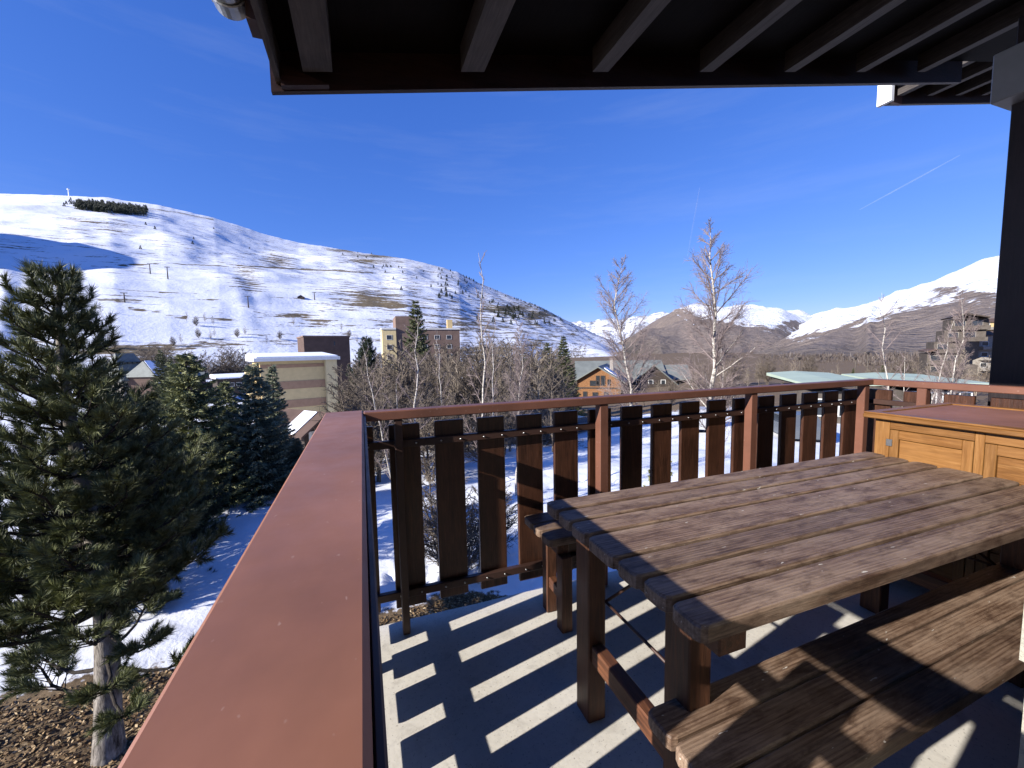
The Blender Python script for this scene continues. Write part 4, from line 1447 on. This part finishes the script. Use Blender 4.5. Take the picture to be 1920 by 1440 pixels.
# --- wooden chalet
A, B_ = at(1082, 745, 102), at(1164, 745, 100.6)
loc, rz, wd = frame2(A, B_)
SC_ = 1.5
wd /= SC_
zt = at(1112, 688, 101)[2]
zb = zt - 8.2 * SC_
t_ = thing('wooden_chalet', 'sunlit orange timber chalet gable right of the dark spruces', 'house', (loc[0], loc[1], zb), rz)
t_.scale = (SC_,) * 3
gable(t_, wd, 11, 6.0, 2.1, 'chaletwood', 'greyroof', .7, .22)
for j, zz in enumerate((2.2, 4.7)):
    boxo('floor_beam', M['darkwood'], t_, -.1, wd + .1, -.12, -.003, zz, zz + .2)
for (x, z, w_, h_) in [(.30, 5.1, .22, .9), (.55, 5.2, .1, 1.6), (.44, 5.2, .09, 1.6), (.7, 5.2, .07, 1.0), (.36, 3.0, .13, 1.1), (.14, 3.1, .1, 1.1), (.36, .8, .13, 1.2), (.62, 3.0, .1, 1.2)]:
    window(t_, x * wd, z, w_ * wd, h_, 0, 'darkwood')
boxo('balcony', M['chaletwood'], t_, wd * .55, wd * .98, -1.0, -.125, 2.4, 3.3)
MB().box(wd * .7, wd * .78, 3.5, 4.2, 6.2, 9.2).obj('chimney', M['stone'], t_)
MB().box(wd + .002, wd + 1.9, .5, 9, 0, 3.6).obj('side_wall', M['white'], t_)
MB().prism([(wd * .62, 7.9), (wd + .6, 5.55), (wd + .6, 5.72), (wd * .62, 8.07)], 'y', .6, 4.2).obj('roof_snow', M['snowcap'], t_)

# --- big grey-roofed chalet behind it
A, B_ = at(1086, 735, 116), at(1290, 735, 120)
loc, rz, wd = frame2(A, B_)
SC_ = 1.4
wd /= SC_
zt = at(1180, 677, 120)[2]
t_ = thing('chalet_hotel', 'large dark chalet with a long grey metal roof behind the orange chalet', 'house', (loc[0], loc[1], zt - 10.5 * SC_), rz)
t_.scale = (SC_,) * 3
gable(t_, wd * .8, 12, 7.0, 3.2, 'darkwood', 'greyroof', .8, .25, 0, 2, 0, 'x')
gable(t_, wd * .38, 9, 6.3, 3.5, 'darkwood', 'greyroof', .9, .25, wd * .48, -1.5)
gable(t_, wd * .2, 8, 7.0, 2.2, 'darkwood', 'greyroof', .8, .25, wd * .84, 3, 0, 'x')
for j in range(3):
    for i in range(3):
        window(t_, wd * (.52 + .11 * i), .9 + 2.3 * j, .9, 1.5, -1.5)
    for i in range(4):
        window(t_, wd * (.06 + .1 * i), .9 + 2.3 * j, .9, 1.4, 2.0)
for i in range(4):
    boxo('white_pillar', M['white'], t_, wd * (.495 + .11 * i), wd * (.495 + .11 * i) + .7, -1.8, -1.502, 0, 5.2)
boxo('balcony', M['darkwood'], t_, wd * .48, wd * .86, -2.6, -1.803, 5.3, 6.2)

# --- pale green roofs
for (ua, ub, va, d0, d1, lab) in [(1512, 1648, 717, 36, 37.5, 'low building with a wide pale green roof behind the far railing'),
                                  (1690, 1860, 718, 46, 49, 'low building with a mottled green roof behind the birches near the black post')]:
    A, B_ = at(ua, va, d0), at(ub, va, d1)
    loc, rz, wd = frame2(A, B_)
    ht = A[2] - float(ground_z(A[0], A[1]))
    t_ = thing('low_building', lab, 'building', (loc[0], loc[1], A[2] - ht - .3), rz)
    MB().box(.6, wd - .6, .8, 8, 0, ht - .4).obj('wall', M['concgrey'], t_)
    MB().prism([(0, ht), (wd, ht + .1), (wd - .4, ht + .12), (wd * .45, ht + .16), (.4, ht + .1)], 'y', 0, 9).obj('gable_end', M['darkwood'], t_)
    MB().add([(-.3, -.5, ht + .28), (wd * .45, -.5, ht + .40), (wd + .3, -.5, ht + .28), (wd + .3, 9, ht + .46), (wd * .45, 9, ht + .62), (-.3, 9, ht + .46),
              (-.3, -.5, ht + .14), (wd + .3, -.5, ht + .14), (wd + .3, 9, ht + .2), (-.3, 9, ht + .2)],
             [(0, 1, 4, 5), (1, 2, 3, 4), (6, 7, 2, 1, 0), (8, 9, 5, 4, 3), (7, 8, 3, 2), (9, 6, 0, 5), (6, 9, 8, 7)]).obj('roof', M['greenroof'], t_)
    for i in range(5):
        window(t_, .9 + i * (wd - 2) / 5, .8, 1.2, 1.3, .8)

# --- terraced apartment block on the right slope
A, B_ = at(1742, 690, 150), at(1856, 690, 152)
loc, rz, wd = frame2(A, B_)
t_ = thing('terraced_apartments', 'stepped grey apartment block with long balconies on the right hillside', 'building', (loc[0], loc[1], A[2] - 5), rz)
pu = at(1742, 690, 150)[2] - at(1742, 700, 150)[2]
levels = [(0, .86, 0), (0, .86, 2.9), (0, .62, 5.8), (.12, .62, 8.7), (.3, 1.0, 11.6), (.42, 1.05, 14.5)]
for i, (a, b, z) in enumerate(levels):
    MB().box(a * wd, b * wd, 1.6 + i * .8, 12 + i * .5, z, z + 2.899).obj('storey', M['concgrey'], t_)
    boxo('balcony', M['stone'], t_, a * wd, b * wd, i * .8, 1.599 + i * .8, z + .02, z + .22)
    boxo('parapet', M['concgrey'], t_, a * wd, b * wd, i * .8 - .15, i * .8 - .002, z + .02, z + 1.05)
    m_ = int((b - a) * wd / 3)
    for j in range(m_):
        window(t_, a * wd + .6 + 3 * j, z + .5, 2.0, 1.9, 1.6 + i * .8, 'stone')
MB().prism([(.0, 9.0), (.14 * wd, 9.6), (.14 * wd, 9.9), (-.6, 9.25)], 'y', 1, 13).obj('roof', M['browncon'], t_)
MB().prism([(.4 * wd, 17.5), (.62 * wd, 18.4), (1.0 * wd, 17.3), (1.0 * wd, 17.6), (.62 * wd, 18.75), (.38 * wd, 17.8)], 'y', 2.5, 15).obj('roof', M['darkwood'], t_)
for (ua, ub, va, d0, hh, mat, lab) in [(1802, 1816, 608, 205, 3.4, 'white', 'small white house above the terraced apartments'), (1816, 1840, 606, 206, 4.5, 'pink', 'salmon house above the terraced apartments'),
                                       (1842, 1900, 598, 190, 9, 'beige', 'yellow ochre building at the top right next to the black post'),
                                       (1838, 1900, 622, 165, 16, 'stone', 'grey balconied apartment block next to the black post')]:
    A, B_ = at(ua, va, d0), at(ub, va, d0 * 1.03)
    loc, rz, wd = frame2(A, B_)
    t_ = thing('hillside_house', lab, 'building', (loc[0], loc[1], A[2] - hh), rz)
    gable(t_, wd, 4, hh - .9, .9, mat, 'browncon', .4, .2, 0, 0, 0, 'x')
    for k in range(max(1, int(hh / 2.9))):
        boxo('balcony', M['stone'], t_, 0, wd, -1.2, -.002, k * 2.8 + .1, k * 2.8 + .9)
        for j in range(max(1, int(wd / 4))):
            window(t_, .5 + 4 * j, k * 2.8 + 1.0, 1.6, 1.2, 0)

# --- grey roofed residence in the valley, left
A, B_ = at(232, 742, 232), at(285, 742, 238)
loc, rz, wd = frame2(A, B_)
zt = at(250, 662, 235)[2]; hb = zt - A[2] + 3
t_ = thing('valley_residence', 'valley residence with a steep grey roof and yellow balconies left of the spruces', 'building', (loc[0], loc[1], A[2] - 3), rz)
hw = hb * .48
MB().box(0, wd, 0, 12, 0, hw).obj('wall', M['stone'], t_)
MB().add([(-1.2, -1.5, hw - .8), (wd + 1.2, -1.5, hw - .8), (wd + 1.2, 13, hw - .8), (-1.2, 13, hw - .8), (wd * .15, 5, hb), (wd * .8, 5, hb)],
         [(0, 1, 5, 4), (1, 2, 5), (2, 3, 4, 5), (3, 0, 4), (3, 2, 1, 0)]).obj('roof', M['greyroof'], t_)
for i in range(4):
    for j in range(2):
        f = .25 + .33 * i / 3; x = wd * (.2 + .17 * i); y = -1.5 + 6.5 * (.25 + .35 * j); zz = hw - .8 + (hb - hw + .8) * (.25 + .35 * j)
        boxo('skylight', M['glass'], t_, x, x + 1.4, y - .5, y + .1, zz + .25, zz + .9)
for k in range(4):
    boxo('balcony', M['beige2'], t_, wd * .35, wd * .98, -1.6, -.003, 1 + 2.7 * k, 2.2 + 2.7 * k)
    for j in range(3):
        window(t_, wd * (.05 + .32 * j), 1.3 + 2.7 * k, 2, 1.6, 0)
A, B_ = at(292, 735, 225), at(330, 735, 233)
loc, rz, wd = frame2(A, B_)
zt = at(310, 676, 230)[2]; hb = zt - A[2] + 3
t_ = thing('valley_residence', 'lower valley residence with snow on its grey roof beside the steep roofed one', 'building', (loc[0], loc[1], A[2] - 3), rz)
hw = hb * .62
MB().box(0, wd, 0, 11, 0, hw).obj('wall', M['browncon'], t_)
MB().add([(-1, -1.5, hw - .5), (wd + 1, -1.5, hw - .5), (wd + 1, 12, hw - .5), (-1, 12, hw - .5), (wd * .1, 5, hb), (wd * .8, 5, hb)],
         [(0, 1, 5, 4), (1, 2, 5), (2, 3, 4, 5), (3, 0, 4), (3, 2, 1, 0)]).obj('roof', M['greyroof'], t_)
MB().add([(-.5, -1.2, hw - .22), (wd * .55, -1.2, hw - .22), (wd * .4, 4.6, hb + .0), (wd * .12, 4.6, hb + .0), (-.5, -1.2, hw - .05), (wd * .55, -1.2, hw - .05), (wd * .4, 4.6, hb + .2), (wd * .12, 4.6, hb + .2)],
         [(0, 3, 2, 1), (4, 5, 6, 7), (0, 1, 5, 4), (1, 2, 6, 5), (2, 3, 7, 6), (3, 0, 4, 7)]).obj('roof_snow', M['snowcap'], t_)
for k in range(3):
    boxo('balcony', M['white'], t_, 0, wd, -1.4, -.003, 1 + 2.7 * k, 1.5 + 2.7 * k)
    for j in range(4):
        window(t_, wd * (.05 + .24 * j), 1.6 + 2.7 * k, 1.6, 1.5, 0)

# --- long low snow-roofed building in the valley
A, B_ = at(408, 724, 170), at(478, 724, 172)
loc, rz, wd = frame2(A, B_)
t_ = thing('low_building', 'long low snow roofed building between the spruces and the striped block', 'building', (loc[0], loc[1], A[2] - 3), rz)
MB().box(0, wd, 0, 9, 0, 5.4).obj('wall', M['darkwood'], t_)
MB().prism([(-1, 5.41), (10, 5.41), (10, 6.6), (4.5, 6.9), (-1, 5.8)], 'x', -.5, wd + .5).obj('roof_snow', M['snowcap'], t_)
for j in range(5):
    window(t_, 1 + j * wd / 5, 2.6, 1.6, 1.3, 0)

# --- small chalet just past the handrail
A, B_ = at(570, 815, 27), at(640, 815, 28.5)
loc, rz, wd = frame2(A, B_)
zt = at(598, 768, 28)[2]
gz_ = float(ground_z(A[0], A[1]))
t_ = thing('small_chalet', 'small dark chalet with patchy snow on its roof below the striped building', 'house', (loc[0], loc[1], gz_ - .3), rz)
hh = zt - gz_ + .3
gable(t_, wd, 3.6, hh - 1.1, .85, 'darkwood', 'browncon', .55, .14)
cx = wd / 2; hw = hh - 1.1
MB().prism([(cx - .12, hw + .85 - .06 + .145), (-.45, hw - .85 * .45 / cx + .145), (-.45, hw - .85 * .45 / cx + .2), (cx - .12, hw + .85 + .14)], 'y', .3, 1.6).obj('roof_snow', M['snowcap'], t_)
MB().box(.3, .9, -.03, -.002, hw - 1.1, hw - .1).obj('white_panel', M['white'], t_)
window(t_, wd * .52, hw - 1.0, .55, .8, 0)
# ================================================================== far trees, lift masts, small things
def cone_tree(seed):
    global rng
    rng = np.random.default_rng(seed)
    nd = Tris()
    n = 420
    s = rng.random(n) ** 1.3
    a = rng.random(n) * 2 * pi
    r = (1 - s) * .24 * rng.uniform(.5, 1.05, n)
    base = np.column_stack([r * np.cos(a), r * np.sin(a), .08 + .9 * s])
    d = np.column_stack([np.cos(a), np.sin(a), rng.normal(size=n) * .3 - .25]); d /= np.linalg.norm(d, axis=1, keepdims=True)
    nd.needles(base, d, rng.uniform(.06, .14, n), rng.uniform(.05, .1, n))
    return nd


ct = [cone_tree(k) for k in (1, 2, 3)]
CM = [c.mesh('far_conifer', M['farconifer']) for c in ct]
rs_ = random.Random(11)
spots = []
for (u0, u1, v0, v1, n, hmin, hmax) in [(820, 905, 505, 560, 55, 9, 15), (890, 1055, 535, 612, 75, 9, 15), (720, 860, 500, 560, 14, 8, 12), (250, 470, 420, 470, 7, 7, 10), (120, 145, 376, 392, 8, 8, 12),
                                        (640, 760, 468, 484, 14, 8, 12), (930, 1000, 575, 596, 20, 9, 14)]:
    for k in range(n):
        u = rs_.uniform(u0, u1); v = rs_.uniform(v0, v1)
        spots.append((u, v, rs_.uniform(hmin, hmax)))
rid = [(p[0], p[1]) for p in [(820, 499), (860, 511), (900, 531), (960, 556), (1010, 574), (1060, 600)]]
k = 0
for (u, v, h) in spots:
    if u > 700:
        rv = np.interp(u, [p[0] for p in rid], [p[1] for p in rid])
        if v < rv + 1: v = rv + 1 + rs_.uniform(0, 4)
    p = ski.at_dir(u, v)
    o = link('conifer', CM[k % 3])
    o.location = (p[0], p[1], p[2] - 1.0)
    o.scale = (h * 1.15, h * 1.15, h)
    o.rotation_euler = (0, 0, k)
    tag(o, 'tiny dark conifer scattered on the upper ski mountain', 'tree', 'scattered conifers on the ski mountain')
    k += 1

# dark plantation near the summit, one mass
TRI = []
base_tri = np.concatenate(ct[0].P)[::3]
for i in range(420):
    u = rs_.uniform(143, 275)
    top, bot = np.interp(u, [143, 160, 200, 275], [381, 378, 381, 389]), np.interp(u, [143, 160, 200, 275], [392, 396, 400, 406])
    p = ski.at_dir(u, rs_.uniform(top + 3, bot))
    h = rs_.uniform(13, 19)
    TRI.append(base_tri * np.array([h * 1.25, h * 1.25, h]) + (p - np.array([0, 0, 1])))
TRI = np.concatenate(TRI)
kind(link('conifer_plantation', mesh_np('conifer_plantation', TRI.reshape(-1, 3), np.arange(len(TRI) * 3).reshape(-1, 3), M['farconifer'])), 'stuff',
     'dark rectangular conifer plantation near the top of the ski mountain')

# brushwood covering the lower slopes in the middle and on the right, one mass
rng = np.random.default_rng(77)
bb = Tris()
def brush(mt, n, ulo, uhi, vlo, vhi, hlo, hhi):
    for i in range(n):
        p = mt.at_dir(rng.uniform(ulo, uhi), rng.uniform(vlo, vhi))
        h = rng.uniform(hlo, hhi)
        k_ = 9
        base = p + np.column_stack([rng.normal(size=(k_, 2)) * h * .25, np.zeros(k_) - .3])
        d = np.column_stack([rng.normal(size=(k_, 2)) * .35, np.ones(k_)]); d /= np.linalg.norm(d, axis=1, keepdims=True)
        bb.needles(base, d, h * rng.uniform(.5, 1.1, k_), h * .16 * rng.uniform(.6, 1.4, k_))
brush(right, 1500, 1380, 1880, 668, 715, 2.5, 4.5)
brush(dome, 1500, 1180, 1460, 668, 712, 2.5, 5)
brush(ski, 1300, 860, 1100, 645, 692, 2.5, 5)
kind(link('brushwood', bb.mesh('brushwood', m_leaf('brushwood_twigs', (.055, .042, .036), (.12, .095, .08)))), 'stuff', 'bare brown brushwood covering the lower valley slopes')

# lift masts
for (u, v, h, lab) in [(315, 524, 17, 'lift mast on the open slope right of the summit shadow'), (282, 514, 15, 'lift mast on the slope left of the thin mast'), (466, 578, 15, 'lift mast on the lower slope above the striped building'),
                       (590, 564, 12, 'lift mast next to the small hut on the slope'), (234, 568, 10, 'short lift mast on the piste left of the bare trees')]:
    p = ski.at_dir(u, v)
    o = thing('lift_mast', lab, 'mast', (p[0], p[1], p[2] - 1))
    MB().tube([(0, 0, 0), (0, 0, h + 1)], [.9, .55], 8).obj('pole', M['concgrey'], o)
    MB().box(-3.2, 3.2, -.4, .4, h + 1.001, h + 1.8).obj('crossarm', M['concgrey'], o)
# radar mast on the summit ridge
p = ski.at_dir(129, 368)
o = thing('summit_mast', 'tiny white mast on the summit ridge', 'mast', tuple(p - np.array([0, 0, 2])))
MB().tube([(0, 0, 0), (0, 0, 26)], [1.5, .8], 8).obj('pole', M['whitepaint'], o)
MB().tube([(0, 0, 22), (0, 0, 25), (0, 0, 28)], [1.2, 4.0, 1.2], 10).obj('dome', M['whitepaint'], o, True)
# hut on the slope
p = ski.at_dir(558, 561)
o = thing('mountain_hut', 'small dark hut on the snow above the brown block', 'hut', tuple(p - np.array([0, 0, 1.0])))
gable(o, 10, 7, 3.5, 3, 'darkwood', 'browncon', .8, .3)

# more dark houses of the valley village, left
for k, (u, v, d, w, h, mat, lab) in enumerate([(192, 694, 240, 13, 9, 'darkwood', 'dark low house at the foot of the slope just right of the pine top'), (345, 700, 235, 12, 8, 'browncon', 'brown house right of the snowy valley roof'),
                                               (385, 706, 245, 14, 9, 'darkwood', 'dark wide house behind the broad spruce'), (432, 690, 300, 16, 7, 'stone', 'grey house at the edge of the snowfield left of the striped block'),
                                               (268, 752, 150, 12, 6, 'stone', 'low grey house with snow around it below the steep grey roof')]):
    p = at(u, v, d)
    o = thing('village_house', lab, 'house', (p[0], p[1], p[2] - h), .1 * k)
    gable(o, w, 9, h - 2.5, 2.5, mat, 'greyroof' if k % 2 else 'browncon', .8, .25, -w / 2, 0, 0, 'x')
    for j in range(3):
        window(o, -w / 2 + 1.2 + j * w / 3.2, h - 5, 1.6, 1.4, 0)
    if k in (0, 2, 4):
        MB().prism([(-.6, h - 2.9), (3.6, h - .55), (3.6, h - .3), (-.6, h - 2.55)], 'x', -w / 2 + 1, w * .2).obj('roof_snow', M['snowcap'], o)

# lamp posts along the road on the right
for k, (u, v, d, h, lab) in enumerate([(1628, 662, 62, 9, 'tall thin lamp post behind the pale green roof'), (1500, 672, 60, 8, 'thin lamp post left of the pale green roof'), (1605, 672, 64, 8, 'lamp post left of the tall thin one')]):
    p = at(u, v, d); g_ = float(ground_z(p[0], p[1]))
    o = thing('lamp_post', lab, 'lamp post', (p[0], p[1], g_))
    hh = p[2] - g_
    MB().tube([(0, 0, 0), (0, 0, hh)], [.09, .06], 8).obj('pole', M['concgrey'], o)
    MB().box(-.6, .1, -.12, .12, hh + .001, hh + .12).obj('lamp_head', M['concgrey'], o)

# parked cars and a snow bank below the far railing, seen between slats and rail
def car(u, v, d, rz, col, lab):
    p = gpos(u, v, d)
    o = thing('parked_car', lab, 'car', p, rz, 'parked cars below the railing')
    body = MB().prism([(-2.1, .35), (2.1, .35), (2.15, .75), (1.9, .95), (1.05, 1.0), (.45, 1.45), (-1.2, 1.48), (-1.95, 1.0), (-2.15, .8)], 'y', -.85, .85).obj('body', m_paint('car_paint_' + col[0], col[1], .25, .5, .03, False), o)
    MB().prism([(.95, 1.0), (.42, 1.4), (-1.1, 1.42), (-1.75, 1.0)], 'y', -.856, .856).obj('side_windows', M['glass'], o)
    for x in (-1.35, 1.35):
        for s in (-1, 1):
            w = MB().tube([(x, s * .62, .33), (x, s * .87, .33)], .33, 14).obj('wheel', M['glass'], o)
            MB().tube([(x, s * .865, .33), (x, s * .88, .33)], .18, 10).obj('rim', M['bolt'], w)
car(1075, 790, 33, .5, ('dark', (.02, .022, .026)), 'dark car parked below the orange chalet')
car(1300, 800, 30, .9, ('silver', (.4, .41, .42)), 'silver car parked right of the tall birch trunk')
car(1480, 790, 28, 1.0, ('grey', (.1, .11, .12)), 'grey car parked below the green roof')

# contrails
nn = NT('contrail_vapour')
nn.t.nodes.remove(nn.b)
df = nn.n('BsdfDiffuse'); df.inputs['Color'].default_value = (.95, .95, .95, 1)
tp_ = nn.n('BsdfTransparent'); mx = nn.n('MixShader')
nz = nn.noise(nn.coord((.0006, .0006, .0006), rand=False), 4, 4, .6)
nn.l(nn.math('MULTIPLY', nz, .1), mx.inputs[0])
nn.l(tp_.outputs[0], mx.inputs[1]); nn.l(df.outputs[0], mx.inputs[2])
nn.l(mx.outputs[0], nn.t.nodes['Material Output'].inputs['Surface'])
for (u0, v0, u1, v1, lab) in [(1612, 393, 1800, 291, 'long thin contrail in the blue sky left of the black post'), (1289, 480, 1312, 352, 'faint steep contrail above the tallest birch')]:
    a, b = at(u0, v0, 24000), at(u1, v1, 20000)
    o = MB().tube([a, a * .75 + b * .25, (a + b) / 2, a * .25 + b * .75, b], [12, 24, 27, 24, 10], 8).obj('contrail', nn.m, None, True)
    o.visible_shadow = True
    tag(o, lab, 'contrail')
